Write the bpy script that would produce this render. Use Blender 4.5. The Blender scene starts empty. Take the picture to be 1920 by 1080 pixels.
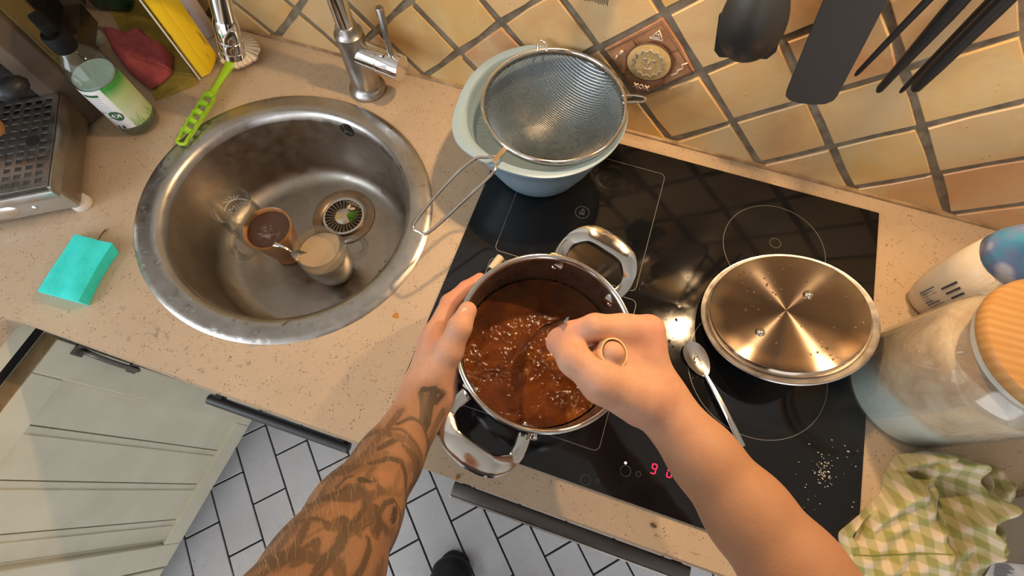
import bpy, bmesh, math, random
import numpy as np
from mathutils import Vector, Matrix, Euler

sc = bpy.context.scene
COL = sc.collection
rnd = random.Random(7)

# ------------------------------------------------------------------ camera
F_PX = 933.53
RX = Vector((0.9484, 0.3170, 0.0029)); RY = Vector((0.2948, -0.8783, -0.3764)); RZ = Vector((-0.1168, 0.3579, -0.9265))
CAM = Vector((-0.0068, -0.5890, 0.6660))
cam_data = bpy.data.cameras.new('camera')
cam_data.sensor_width = 36.0
cam_data.lens = 36.0 * F_PX / 1920.0
cam_data.clip_start = 0.02
camera = bpy.data.objects.new('camera', cam_data)
COL.objects.link(camera)
camera.matrix_world = Matrix(((RX.x, -RY.x, -RZ.x, CAM.x), (RX.y, -RY.y, -RZ.y, CAM.y), (RX.z, -RY.z, -RZ.z, CAM.z), (0, 0, 0, 1)))
sc.camera = camera

# ------------------------------------------------------------------ world, lights, exposure
world = bpy.data.worlds.new('world'); sc.world = world
world.use_nodes = True
bg = world.node_tree.nodes['Background']
bg.inputs[0].default_value = (0.90, 0.935, 1.0, 1); bg.inputs[1].default_value = 2.2
sc.view_settings.view_transform = 'Standard'
sc.view_settings.look = 'None'
sc.view_settings.gamma = 1.0
sc.view_settings.use_curve_mapping = False
sc.view_settings.exposure = 0.08

def area_light(name, loc, target, sx, sy, power, color, spread=math.pi):
    d = bpy.data.lights.new(name, 'AREA'); d.shape = 'RECTANGLE'; d.size = sx; d.size_y = sy
    d.energy = power; d.color = color; d.spread = spread
    o = bpy.data.objects.new(name, d); COL.objects.link(o); o.location = loc
    o.rotation_euler = (Vector(target) - Vector(loc)).to_track_quat('-Z', 'Y').to_euler()
    return o
area_light('window_daylight', (-1.50, -1.55, 0.70), (0.0, -0.75, 0.05), 0.95, 1.05, 22.0, (0.78, 0.88, 1.0))
HOOD_Z = 0.60
HOOD_LAMPS = [(0.285, -0.075), (-0.075, -0.075)]
for lx, ly in HOOD_LAMPS:
    area_light('hood_lamp_light', (lx, ly, HOOD_Z - 0.012), (lx, ly - 0.25, 0.0), 0.022, 0.022, 2.9, (1.0, 0.66, 0.36))

# ------------------------------------------------------------------ helpers
def W(u, v, z=0.0):
    d = RX * ((u - 960) / F_PX) + RY * ((v - 540) / F_PX) + RZ
    return CAM + d * ((z - CAM.z) / d.z)

def lin(c):
    return tuple((x / 12.92 if x <= 0.04045 else ((x + 0.055) / 1.055) ** 2.4) for x in [k / 255.0 for k in c])

def mat(name, color=(0.8, 0.8, 0.8), rough=0.5, metal=0.0, **kw):
    m = bpy.data.materials.new(name); m.use_nodes = True
    b = m.node_tree.nodes['Principled BSDF']
    b.inputs['Base Color'].default_value = (*color, 1); b.inputs['Roughness'].default_value = rough
    b.inputs['Metallic'].default_value = metal
    for k, v in kw.items():
        b.inputs[k.replace('_', ' ')].default_value = v
    return m

class N:
    """small node-tree builder"""
    def __init__(s, m):
        s.t = m.node_tree; s.b = s.t.nodes['Principled BSDF']
    def new(s, typ, **kw):
        n = s.t.nodes.new(typ)
        for k, v in kw.items(): setattr(n, k, v)
        return n
    def link(s, a, b): s.t.links.new(a, b)
    def val(s, n, **kw):
        for k, v in kw.items(): n.inputs[k.replace('_', ' ')].default_value = v
        return n
    def coord(s, which='Object', scale=None):
        c = s.new('ShaderNodeTexCoord')
        if scale is None: return c.outputs[which]
        mp = s.new('ShaderNodeMapping'); mp.inputs['Scale'].default_value = scale
        s.link(c.outputs[which], mp.inputs[0]); return mp.outputs[0]
    def noise(s, vec, scale, detail=4.0, rough=0.55, dist=0.0):
        n = s.new('ShaderNodeTexNoise'); s.val(n, Scale=scale, Detail=detail, Roughness=rough, Distortion=dist)
        if vec is not None: s.link(vec, n.inputs['Vector'])
        return n.outputs[0]
    def voro(s, vec, scale, feature='F1', out=0, randomness=1.0):
        n = s.new('ShaderNodeTexVoronoi', feature=feature); s.val(n, Scale=scale, Randomness=randomness)
        s.link(vec, n.inputs['Vector']); return n.outputs[out]
    def ramp(s, fac, stops, interp='LINEAR'):
        n = s.new('ShaderNodeValToRGB'); cr = n.color_ramp; cr.interpolation = interp
        while len(cr.elements) < len(stops): cr.elements.new(0.5)
        for e, (p, c) in zip(cr.elements, stops):
            e.position = p; e.color = (*c, 1) if len(c) == 3 else c
        s.link(fac, n.inputs[0]); return n.outputs[0]
    def mix(s, fac, a, b, mode='MIX'):
        n = s.new('ShaderNodeMix', data_type='RGBA', blend_type=mode)
        for i, v in ((0, fac), (6, a), (7, b)):
            if isinstance(v, bpy.types.NodeSocket): s.link(v, n.inputs[i])
            elif i == 0: n.inputs[0].default_value = v
            else: n.inputs[i].default_value = (*v, 1)
        return n.outputs[2]
    def math(s, op, a, b=0.0, c=0.0):
        n = s.new('ShaderNodeMath', operation=op)
        for i, v in enumerate((a, b, c)):
            if isinstance(v, bpy.types.NodeSocket): s.link(v, n.inputs[i])
            else: n.inputs[i].default_value = v
        return n.outputs[0]
    def bump(s, h, strength=0.3, dist=0.001):
        n = s.new('ShaderNodeBump'); s.val(n, Strength=strength, Distance=dist)
        s.link(h, n.inputs['Height']); s.link(n.outputs[0], s.b.inputs['Normal'])
    def color(s, c): s.link(c, s.b.inputs['Base Color'])
    def rough(s, c): s.link(c, s.b.inputs['Roughness'])
    def rand(s):
        return s.new('ShaderNodeObjectInfo').outputs['Random']

GW = {}                                   # world matrices of every object we make
def reg(o, m): GW[o.name] = m; return o

def thing(name, label, cat, loc=(0, 0, 0), rot=None, group=None):
    o = bpy.data.objects.new(name, None); COL.objects.link(o)
    o.empty_display_size = 0.02
    m = Matrix.Translation(Vector(loc)) @ (rot.to_4x4() if rot is not None else Matrix.Identity(4))
    o.matrix_world = m
    tag(o, label, cat, group)
    return reg(o, m)

def tag(o, label=None, cat=None, group=None, kind=None):
    if label: o['label'] = label
    if cat: o['category'] = cat
    if group: o['group'] = group
    if kind: o['kind'] = kind
    return o

def obj(name, geo, m, parent=None, world=False, smooth=None, label=None, kind=None, loc=None, rot=None, flip=False):
    """link ONE mesh object. geo = (verts, faces) or a bmesh; world=True: vertices are world coordinates"""
    if isinstance(geo, bmesh.types.BMesh):
        me = bpy.data.meshes.new(name); geo.to_mesh(me); geo.free()
    else:
        me = bpy.data.meshes.new(name); me.from_pydata([tuple(v) for v in geo[0]], [], geo[1]); me.update()
    o = bpy.data.objects.new(name, me); COL.objects.link(o)
    pm = GW.get(parent.name, Matrix.Identity(4)) if parent is not None else Matrix.Identity(4)
    lm = Matrix.Identity(4)
    if loc is not None or rot is not None:
        lm = Matrix.Translation(Vector(loc or (0, 0, 0))) @ (rot.to_4x4() if rot is not None else Matrix.Identity(4))
    if world:
        me.transform((pm @ lm).inverted() if (parent is not None or loc is not None or rot is not None) else Matrix.Identity(4))
    if parent is not None: o.parent = parent
    o.matrix_local = lm
    reg(o, pm @ lm)
    if m is not None: me.materials.append(m)
    if smooth is True: me.shade_smooth()
    elif smooth is not None and smooth is not False:
        me.shade_smooth(); me.set_sharp_from_angle(angle=math.radians(smooth))
    if label: o['label'] = label
    if kind: o['kind'] = kind
    return o

def join(*gs):
    V, F = [], []
    for v, f in gs:
        n = len(V); V += [Vector(p) for p in v]; F += [[i + n for i in q] for q in f]
    return V, F

def xf(g, m): return [m @ Vector(v) for v in g[0]], g[1]

def box(sx, sy, sz, c=(0, 0, 0), bev=0.0, seg=2):
    bm = bmesh.new(); bmesh.ops.create_cube(bm, size=1.0)
    bmesh.ops.scale(bm, vec=(sx, sy, sz), verts=bm.verts)
    if bev > 0: bmesh.ops.bevel(bm, geom=bm.edges[:], offset=bev, segments=seg, affect='EDGES', profile=0.5)
    bmesh.ops.translate(bm, vec=c, verts=bm.verts)
    g = ([v.co.copy() for v in bm.verts], [[v.index for v in f.verts] for f in bm.faces]); bm.free(); return g

def box2(p0, p1, bev=0.0, seg=2):
    p0, p1 = Vector(p0), Vector(p1)
    return box(*[abs(a) for a in (p1 - p0)], c=(p0 + p1) / 2, bev=bev, seg=seg)

def lathe(prof, n=48, closed=False, fn=None):
    """prof: (r, z) pairs; fn(angle) -> radius factor"""
    V, F, rings = [], [], []
    for r, z in prof:
        if r < 1e-6: rings.append([len(V)]); V.append(Vector((0, 0, z))); continue
        ring = []
        for k in range(n):
            a = 2 * math.pi * k / n; q = r * (fn(a) if fn else 1.0)
            ring.append(len(V)); V.append(Vector((q * math.cos(a), q * math.sin(a), z)))
        rings.append(ring)
    pairs = list(zip(rings, rings[1:] + ([rings[0]] if closed else [])))
    if not closed: pairs = list(zip(rings, rings[1:]))
    for A, B in pairs:
        if len(A) == 1 and len(B) == 1: continue
        for k in range(n):
            k2 = (k + 1) % n
            if len(A) == 1: F.append([A[0], B[k2], B[k]])
            elif len(B) == 1: F.append([A[k], A[k2], B[0]])
            else: F.append([A[k], A[k2], B[k2], B[k]])
    return V, F

def smooth_path(pts, n=8, closed=False):
    P = [Vector(p) for p in pts]; out = []
    m = len(P)
    for i in range(m if closed else m - 1):
        if closed: a, b, c, d = P[(i - 1) % m], P[i], P[(i + 1) % m], P[(i + 2) % m]
        else: a, b, c, d = P[max(i - 1, 0)], P[i], P[i + 1], P[min(i + 2, m - 1)]
        for k in range(n):
            t = k / n
            out.append(0.5 * ((2 * b) + (c - a) * t + (2 * a - 5 * b + 4 * c - d) * t * t + (3 * b - a - 3 * c + d) * t ** 3))
    if not closed: out.append(P[-1])
    return out

def tube(path, r, n=10, closed=False, caps=True, sec=None, up=None):
    """swept section along path. r scalar or list; sec: list of 2D points (scaled by r)"""
    P = [Vector(p) for p in path]; m = len(P)
    R = [r] * m if not hasattr(r, '__len__') else list(r)
    if sec is None: sec = [(math.cos(2 * math.pi * k / n), math.sin(2 * math.pi * k / n)) for k in range(n)]
    n = len(sec); V, F = [], []
    tang = []
    for i in range(m):
        a = P[(i - 1) % m] if (closed or i > 0) else P[i]; b = P[(i + 1) % m] if (closed or i < m - 1) else P[i]
        t = (b - a); tang.append(t.normalized() if t.length > 1e-9 else Vector((0, 0, 1)))
    u = Vector(up) if up else (Vector((0, 0, 1)) if abs(tang[0].z) < 0.9 else Vector((1, 0, 0)))
    u = (u - tang[0] * u.dot(tang[0])).normalized()
    for i in range(m):
        t = tang[i]
        if up: u = Vector(up)
        u = (u - t * u.dot(t)).normalized(); w = t.cross(u)
        for x, y in sec: V.append(P[i] + (u * x + w * y) * R[i])
    rng = m if closed else m - 1
    for i in range(rng):
        for k in range(n):
            a, b = i * n + k, i * n + (k + 1) % n; c, d = ((i + 1) % m) * n + (k + 1) % n, ((i + 1) % m) * n + k
            F.append([a, b, c, d])
    if caps and not closed:
        F.append(list(range(n))[::-1]); F.append([(m - 1) * n + k for k in range(n)])
    return V, F

def prism(poly, z0, z1, bev=0.0, seg=2):
    """vertical prism of a 2D outline"""
    bm = bmesh.new(); vs = [bm.verts.new((x, y, z0)) for x, y in poly]
    f = bm.faces.new(vs)
    if f.normal.z > 0: pass
    r = bmesh.ops.extrude_face_region(bm, geom=[f])
    bmesh.ops.translate(bm, vec=(0, 0, z1 - z0), verts=[e for e in r['geom'] if isinstance(e, bmesh.types.BMVert)])
    bmesh.ops.recalc_face_normals(bm, faces=bm.faces)
    if bev > 0: bmesh.ops.bevel(bm, geom=bm.edges[:], offset=bev, segments=seg, affect='EDGES')
    bm.verts.index_update()
    g = ([v.co.copy() for v in bm.verts], [[v.index for v in f.verts] for f in bm.faces]); bm.free(); return g

def ball(r, c=(0, 0, 0), s=(1, 1, 1), sub=2):
    bm = bmesh.new(); bmesh.ops.create_icosphere(bm, subdivisions=sub, radius=r)
    bmesh.ops.scale(bm, vec=s, verts=bm.verts); bmesh.ops.translate(bm, vec=c, verts=bm.verts)
    g = ([v.co.copy() for v in bm.verts], [[v.index for v in f.verts] for f in bm.faces]); bm.free(); return g

def text_geo(s, size, depth=0.0):
    cu = bpy.data.curves.new('writing', 'FONT'); cu.body = s; cu.size = size; cu.align_x = 'CENTER'; cu.align_y = 'CENTER'
    cu.extrude = depth; cu.resolution_u = 3
    o = bpy.data.objects.new('writing', cu); COL.objects.link(o)
    me = o.to_mesh(); g = ([v.co.copy() for v in me.vertices], [list(p.vertices) for p in me.polygons])
    o.to_mesh_clear(); bpy.data.objects.remove(o); bpy.data.curves.remove(cu)
    return g

def frame_z(n, x=(1, 0, 0)):
    n = Vector(n).normalized(); x = Vector(x); x = (x - n * x.dot(n)).normalized(); y = n.cross(x)
    return Matrix((x, y, n)).transposed()

# smooth noise for geometry
def vnoise(x, y, seed=0):
    xi, yi = np.floor(x).astype(int), np.floor(y).astype(int); xf_, yf = x - xi, y - yi
    def h(a, b):
        q = np.sin(a * 127.1 + b * 311.7 + seed * 74.7) * 43758.5453
        return q - np.floor(q)
    u, v = xf_ * xf_ * (3 - 2 * xf_), yf * yf * (3 - 2 * yf)
    return (h(xi, yi) * (1 - u) + h(xi + 1, yi) * u) * (1 - v) + (h(xi, yi + 1) * (1 - u) + h(xi + 1, yi + 1) * u) * v
def fbm(x, y, oct=3, seed=0):
    s, a, t = 0, 1.0, 0
    for k in range(oct):
        s = s + a * vnoise(x * 2 ** k, y * 2 ** k, seed + k); t += a; a *= 0.5
    return s / t
# ------------------------------------------------------------------ materials
def metal_mat(name, color, rough, bump_scale=None, bstr=0.05, stain=None):
    m = mat(name, color, rough, 1.0); n = N(m); v = n.coord()
    ns = n.noise(v, 45, 5, 0.65)
    n.rough(n.ramp(ns, [(0.25, (rough * 0.7,) * 3), (0.75, (min(1, rough * 1.5),) * 3)]))
    if stain:
        n.color(n.mix(n.ramp(n.noise(v, 14, 5, 0.7), [(0.42, (0, 0, 0)), (0.75, (1, 1, 1))]), color, stain))
    if bump_scale: n.bump(n.noise(v, bump_scale, 3), bstr, 0.0006)
    return m
M = {}
M['steel'] = metal_mat('polished_steel', (0.72, 0.70, 0.67), 0.12)
M['steel_satin'] = metal_mat('satin_steel', (0.62, 0.60, 0.57), 0.30, 300, 0.08)
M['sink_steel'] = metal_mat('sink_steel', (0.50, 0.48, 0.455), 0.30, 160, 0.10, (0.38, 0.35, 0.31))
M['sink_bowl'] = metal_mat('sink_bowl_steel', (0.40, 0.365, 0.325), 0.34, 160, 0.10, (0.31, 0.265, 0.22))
M['drain_steel'] = metal_mat('drain_steel', (0.36, 0.27, 0.19), 0.30, None, 0, (0.22, 0.12, 0.06))
M['chrome'] = metal_mat('chrome', (0.80, 0.80, 0.80), 0.07)
M['chrome_dull'] = metal_mat('limescaled_chrome', (0.42, 0.40, 0.38), 0.30, 200, 0.1, (0.42, 0.40, 0.37))
M['tray_steel'] = metal_mat('tray_steel', (0.50, 0.49, 0.47), 0.33, 120, 0.08, (0.36, 0.33, 0.29))
M['brown_steel'] = metal_mat('brown_steel', (0.34, 0.29, 0.24), 0.38, 120, 0.08)
M['black'] = mat('black_plastic', (0.012, 0.012, 0.012), 0.45)
M['black_nylon'] = mat('black_nylon', (0.022, 0.022, 0.021), 0.42)
M['dark_hole'] = mat('dark_recess', (0.004, 0.004, 0.004), 0.8)
M['gold'] = mat('gold', (0.90, 0.70, 0.40), 0.35, 0.75)
M['white_plastic'] = mat('white_plastic', (0.72, 0.68, 0.60), 0.4)

def speckled(name, base, dark, light):
    m = mat(name, base, 0.28); n = N(m); v = n.coord()
    big = n.noise(v, 5, 4, 0.6)
    c = n.mix(n.ramp(big, [(0.35, (0, 0, 0)), (0.7, (1, 1, 1))]), base, tuple(x * 0.86 for x in base))
    sp = n.math('MULTIPLY', n.ramp(n.voro(v, 260), [(0.16, (1, 1, 1)), (0.30, (0, 0, 0))]), n.ramp(n.noise(v, 60, 3), [(0.48, (0, 0, 0)), (0.62, (1, 1, 1))]))
    c = n.mix(sp, c, dark)
    sp2 = n.math('MULTIPLY', n.ramp(n.voro(v, 150), [(0.12, (1, 1, 1)), (0.26, (0, 0, 0))]), n.ramp(n.noise(v, 33, 3), [(0.52, (0, 0, 0)), (0.66, (1, 1, 1))]))
    c = n.mix(n.math('MULTIPLY', sp2, 0.75), c, tuple(x * 0.55 for x in base))
    sp3 = n.math('MULTIPLY', n.ramp(n.voro(v, 340), [(0.15, (1, 1, 1)), (0.3, (0, 0, 0))]), n.ramp(n.noise(v, 80, 2), [(0.5, (0, 0, 0)), (0.65, (1, 1, 1))]))
    c = n.mix(n.math('MULTIPLY', sp3, 0.7), c, light)
    n.color(c); n.rough(n.ramp(big, [(0.3, (0.22,) * 3), (0.7, (0.42,) * 3)]))
    return m
M['worktop'] = speckled('speckled_worktop', (0.52, 0.39, 0.26), (0.14, 0.085, 0.045), (0.70, 0.60, 0.46))

def tile_mat():
    m = mat('glazed_wall_tile', (0.5, 0.35, 0.18), 0.30); n = N(m); r = n.rand()
    base = n.ramp(r, [(0.0, (0.58, 0.36, 0.12)), (0.2, (0.62, 0.43, 0.19)), (0.4, (0.52, 0.28, 0.13)), (0.6, (0.60, 0.41, 0.20)), (0.8, (0.58, 0.32, 0.09)), (1.0, (0.60, 0.42, 0.22))])
    gv = n.new('ShaderNodeNewGeometry').outputs['Position']
    cl = n.noise(gv, 11, 4, 0.6, 0.6)
    pale = n.ramp(r, [(0.0, (0.60, 0.46, 0.24)), (0.5, (0.56, 0.44, 0.26)), (1.0, (0.62, 0.45, 0.22))])
    c = n.mix(n.ramp(cl, [(0.42, (0, 0, 0)), (0.70, (1, 1, 1))]), base, pale)
    red = n.ramp(n.noise(gv, 7, 3, 0.5, 0.8), [(0.52, (0, 0, 0)), (0.72, (1, 1, 1))])
    c = n.mix(n.math('MULTIPLY', red, 0.55), c, (0.47, 0.24, 0.11))
    sp = n.math('MULTIPLY', n.ramp(n.voro(gv, 95), [(0.05, (1, 1, 1)), (0.12, (0, 0, 0))]), n.ramp(n.noise(gv, 30, 2), [(0.55, (0, 0, 0)), (0.65, (1, 1, 1))]))
    c = n.mix(sp, c, (0.14, 0.06, 0.025))
    n.color(c); n.bump(n.noise(gv, 24, 4, 0.6), 0.35, 0.003)
    return m
M['tile'] = tile_mat()
def noisy(name, c1, c2, scale, rough, bstr=0.0, bd=0.001, detail=4, lo=0.35, hi=0.65, metal=0.0):
    m = mat(name, c1, rough, metal); n = N(m); v = n.coord(); ns = n.noise(v, scale, detail, 0.6)
    n.color(n.ramp(ns, [(lo, c1), (hi, c2)]))
    if bstr: n.bump(ns, bstr, bd)
    return m
M['grout'] = noisy('dark_grout', (0.13, 0.10, 0.065), (0.25, 0.205, 0.14), 40, 0.9, 0.6, 0.002)
M['floor_grout'] = noisy('floor_grout', (0.035, 0.03, 0.035), (0.06, 0.05, 0.055), 40, 0.9)
def floor_tile_mat():
    m = mat('white_floor_tile', (0.6, 0.6, 0.62), 0.22); n = N(m); v = n.coord('Object'); g = n.new('ShaderNodeNewGeometry').outputs['Position']
    c = n.ramp(n.noise(g, 7, 5, 0.65), [(0.3, (0.62, 0.61, 0.62)), (0.7, (0.72, 0.71, 0.73))])
    sp = n.math('MULTIPLY', n.ramp(n.voro(g, 38), [(0.06, (1, 1, 1)), (0.10, (0, 0, 0))]), n.ramp(n.noise(g, 13, 2), [(0.55, (0, 0, 0)), (0.65, (1, 1, 1))]))
    c = n.mix(n.math('MULTIPLY', sp, 0.7), c, (0.25, 0.24, 0.24)); n.color(c)
    n.rough(n.ramp(n.noise(g, 15, 4), [(0.3, (0.15,) * 3), (0.7, (0.4,) * 3)]))
    return m
M['floor_tile'] = floor_tile_mat()
M['cream_paint'] = noisy('cream_paint', (0.74, 0.695, 0.53), (0.62, 0.57, 0.41), 9, 0.42, 0.1, 0.0006, 5, 0.35, 0.8)
M['worn_wood'] = noisy('worn_wood_edge', (0.34, 0.22, 0.10), (0.50, 0.36, 0.19), 25, 0.6)
M['plaster'] = mat('plaster', (0.62, 0.58, 0.52), 0.85)
def thin_glass(name, tint, power=4.0, rough=0.03, haze=0.0, base=0.045, gain=0.6):
    m = mat(name, tint, rough); t = m.node_tree; out = [n for n in t.nodes if n.type == 'OUTPUT_MATERIAL'][0]
    tr = t.nodes.new('ShaderNodeBsdfTransparent'); tr.inputs[0].default_value = (*tint, 1)
    gl = t.nodes.new('ShaderNodeBsdfGlossy'); gl.inputs['Roughness'].default_value = rough
    lw = t.nodes.new('ShaderNodeLayerWeight'); lw.inputs['Blend'].default_value = 0.5
    mx = t.nodes.new('ShaderNodeMixShader'); pw = t.nodes.new('ShaderNodeMath'); pw.operation = 'POWER'; pw.inputs[1].default_value = power; t.links.new(lw.outputs['Facing'], pw.inputs[0])
    ma = t.nodes.new('ShaderNodeMath'); ma.operation = 'MULTIPLY_ADD'; ma.inputs[1].default_value = gain; ma.inputs[2].default_value = base; t.links.new(pw.outputs[0], ma.inputs[0])
    t.links.new(ma.outputs[0], mx.inputs[0]); t.links.new(tr.outputs[0], mx.inputs[1]); t.links.new(gl.outputs[0], mx.inputs[2])
    src = mx
    if haze:
        df = t.nodes.new('ShaderNodeBsdfDiffuse'); df.inputs[0].default_value = (0.8, 0.8, 0.76, 1)
        m2 = t.nodes.new('ShaderNodeMixShader'); m2.inputs[0].default_value = haze; t.links.new(mx.outputs[0], m2.inputs[1]); t.links.new(df.outputs[0], m2.inputs[2]); src = m2
    t.links.new(src.outputs[0], out.inputs[0]); return m
M['glass'] = thin_glass('clear_glass', (0.93, 0.94, 0.92), 2.6, 0.02, 0.02, 0.07, 0.9)
M['cup_glass'] = M['glass']
M['hob_glass'] = mat('black_ceramic_glass', (0.006, 0.006, 0.007), 0.05, 0.0)
_n = N(M['hob_glass']); _v = _n.coord()
_n.rough(_n.ramp(_n.noise(_v, 16, 5, 0.7), [(0.35, (0.035,) * 3), (0.8, (0.16,) * 3)]))
M['hob_line'] = mat('hob_print', (0.14, 0.135, 0.13), 0.3)
M['hob_dim'] = mat('hob_faint_print', (0.05, 0.05, 0.05), 0.3)
m = mat('red_led', (0.4, 0.0, 0.02), 0.4); b = m.node_tree.nodes['Principled BSDF']
b.inputs['Emission Color'].default_value = (1.0, 0.015, 0.07, 1); b.inputs['Emission Strength'].default_value = 2.2; M['led'] = m
m = mat('white_led', (0.6, 0.5, 0.5), 0.4); b = m.node_tree.nodes['Principled BSDF']
b.inputs['Emission Color'].default_value = (1.0, 0.75, 0.7, 1); b.inputs['Emission Strength'].default_value = 1.6; M['led_white'] = m
m = mat('lamp_lens', (0.9, 0.8, 0.6), 0.4); b = m.node_tree.nodes['Principled BSDF']
b.inputs['Emission Color'].default_value = (1.0, 0.72, 0.42, 1); b.inputs['Emission Strength'].default_value = 30.0; M['lens'] = m

m = mat('lamp_glass', (0.6, 0.5, 0.45), 0.25); b = m.node_tree.nodes['Principled BSDF']
b.inputs['Emission Color'].default_value = (1.0, 0.58, 0.40, 1); b.inputs['Emission Strength'].default_value = 3.0; M['lamp_glass'] = m
# ------------------------------------------------------------------ setting
def struct(o): o['kind'] = 'structure'; return o
WALL_L, WALL_R, FLOOR, CEIL, FRONT = -1.42, 1.45, -0.90, 1.55, -2.9
wall_back = struct(obj('wall_back', box2((WALL_L, 0.0, FLOOR), (WALL_R, 0.10, CEIL)), M['plaster']))
obj('grout_bed', box2((WALL_L + 0.001, -0.0006, 0.0), (WALL_R - 0.001, 0.0, 0.62)), M['grout'], wall_back)
floor = struct(obj('floor', box2((WALL_L, FRONT, FLOOR - 0.06), (WALL_R, 0.0, FLOOR)), M['floor_grout']))
struct(obj('ceiling', box2((WALL_L, FRONT, CEIL), (WALL_R, 0.1, CEIL + 0.05)), M['plaster']))
struct(obj('wall_right', box2((WALL_R, FRONT, FLOOR), (WALL_R + 0.1, 0.1, CEIL)), M['plaster']))
wy0, wy1, wz0, wz1 = -2.05, -1.05, 0.15, 1.25
struct(obj('wall_left', join(box2((WALL_L - 0.1, FRONT, FLOOR), (WALL_L, wy0, CEIL)), box2((WALL_L - 0.1, wy1, FLOOR), (WALL_L, 0.1, CEIL)),
    box2((WALL_L - 0.1, wy0, FLOOR), (WALL_L, wy1, wz0)), box2((WALL_L - 0.1, wy0, wz1), (WALL_L, wy1, CEIL))), M['plaster']))
window = struct(obj('window_1', join(box2((WALL_L - 0.07, wy0, wz0), (WALL_L - 0.02, wy0 + 0.05, wz1)), box2((WALL_L - 0.07, wy1 - 0.05, wz0), (WALL_L - 0.02, wy1, wz1)),
    box2((WALL_L - 0.07, wy0, wz0), (WALL_L - 0.02, wy1, wz0 + 0.05)), box2((WALL_L - 0.07, wy0, wz1 - 0.05), (WALL_L - 0.02, wy1, wz1)),
    box2((WALL_L - 0.06, (wy0 + wy1) / 2 - 0.02, wz0), (WALL_L - 0.03, (wy0 + wy1) / 2 + 0.02, wz1)),
    box2((WALL_L - 0.06, wy0, (wz0 + wz1) / 2 - 0.02), (WALL_L - 0.03, wy1, (wz0 + wz1) / 2 + 0.02))), M['cream_paint']))
# wall tiles, laid diagonally, every one a piece of its own
PITCH = 0.102; DG = PITCH / math.sqrt(2)
OX, OZ = 0.0725, 0.1460
def wall_tile(i, j, mt=None, t0=0.0042):
    cx, cz = OX + (i + j) * DG, OZ + (j - i) * DG          # joint at the tile's left corner
    cx += DG
    h = PITCH / 2 - 0.0046
    u = Vector((1, 1)) / math.sqrt(2); w = Vector((1, -1)) / math.sqrt(2)
    out = []
    for k, (a, b_) in enumerate([(-1, -1), (0, -1), (1, -1), (1, 0), (1, 1), (0, 1), (-1, 1), (-1, 0)]):
        jit = 0.0016
        p = u * (a * h + rnd.uniform(-jit, jit)) + w * (b_ * h + rnd.uniform(-jit, jit))
        if a and b_: p *= 0.985
        out.append(p)
    t = t0 + rnd.uniform(-0.0008, 0.0008); tx, tz = rnd.uniform(-0.012, 0.012), rnd.uniform(-0.012, 0.012)
    V, Fc = [], []
    for s, d in ((1.0, 0.0), (0.99, t - 0.0014), (0.965, t)):
        for p in out: V.append((cx + p.x * s, -d - (p.x * tx + p.y * tz if d else 0), cz + p.y * s))
    for r_ in range(2):
        for k in range(8): Fc.append([r_ * 8 + k, r_ * 8 + (k + 1) % 8, (r_ + 1) * 8 + (k + 1) % 8, (r_ + 1) * 8 + k])
    Fc.append([16 + k for k in range(8)])
    zmin = min(v[2] for v in V)
    if max(v[2] for v in V) < 0.006: return
    bm = bmesh.new(); vs = [bm.verts.new(v) for v in V]
    for f in Fc: bm.faces.new([vs[k] for k in f])
    bmesh.ops.recalc_face_normals(bm, faces=bm.faces)
    if max(v[2] for v in V) > 0.618:
        bmesh.ops.bisect_plane(bm, geom=bm.verts[:] + bm.edges[:] + bm.faces[:], plane_co=(0, 0, 0.618), plane_no=(0, 0, 1), clear_outer=True)
        if len(bm.faces) < 2: bm.free(); return
    if zmin < 0.003:
        bmesh.ops.bisect_plane(bm, geom=bm.verts[:] + bm.edges[:] + bm.faces[:], plane_co=(0, 0, 0.003), plane_no=(0, 0, 1), clear_inner=True)
        if len(bm.faces) < 2: bm.free(); return
    return obj('tile', bm, mt or M['tile'], wall_back, world=True, smooth=25)
DECOR = (-1, -1)                                            # the decorated tile's place in the grid
decor_tile = None
for i in range(-24, 24):
    for j in range(-24, 24):
        cx, cz = OX + (i + j + 1) * DG, OZ + (j - i) * DG
        if not (-1.34 < cx < 1.37 and -0.06 < cz < 0.67): continue
        if (i, j) == DECOR:
            decor_tile = wall_tile(i, j, noisy('terracotta_glaze', (0.26, 0.12, 0.06), (0.43, 0.24, 0.13), 30, 0.35, 0.2)); continue
        wall_tile(i, j)
struct(obj('trim_1', box2((-0.95, -0.009, 0.0), (WALL_R, 0.0, 0.0045)), noisy('grimy_sealant', (0.22, 0.13, 0.06), (0.42, 0.30, 0.17), 30, 0.7)))
# floor tiles, 10 x 20 cm in diagonal running bond
A_F = math.radians(-44.3); e1 = Vector((math.cos(A_F), math.sin(A_F))); e2 = Vector((-e1.y, e1.x)); o_f = Vector((-0.700, -0.720))
TL, TW, JN = 0.200, 0.0975, 0.0026
proto = {}
for b_ in range(-14, 16):
    for a in range(-10, 11):
        s = (a + 0.5 * (b_ % 2)) * TL
        c = o_f + e1 * (s + TL / 2) + e2 * ((b_ + 0.5) * TW)
        if not (-0.98 < c.x < 0.72 and -1.62 < c.y < -0.50): continue
        if 'm' not in proto:
            g = box(TL - 2 * JN, TW - 2 * JN, 0.006, (0, 0, 0.0), 0.0008, 1)
            o = obj('tile', g, M['floor_tile'], floor); proto['m'] = o.data
        else:
            o = bpy.data.objects.new('tile', proto['m']); COL.objects.link(o); o.parent = floor
        o.matrix_local = Matrix.Translation((c.x, c.y, FLOOR + 0.0022 + rnd.uniform(-0.0004, 0.0004))) @ Matrix.Rotation(A_F, 4, 'Z')

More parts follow.
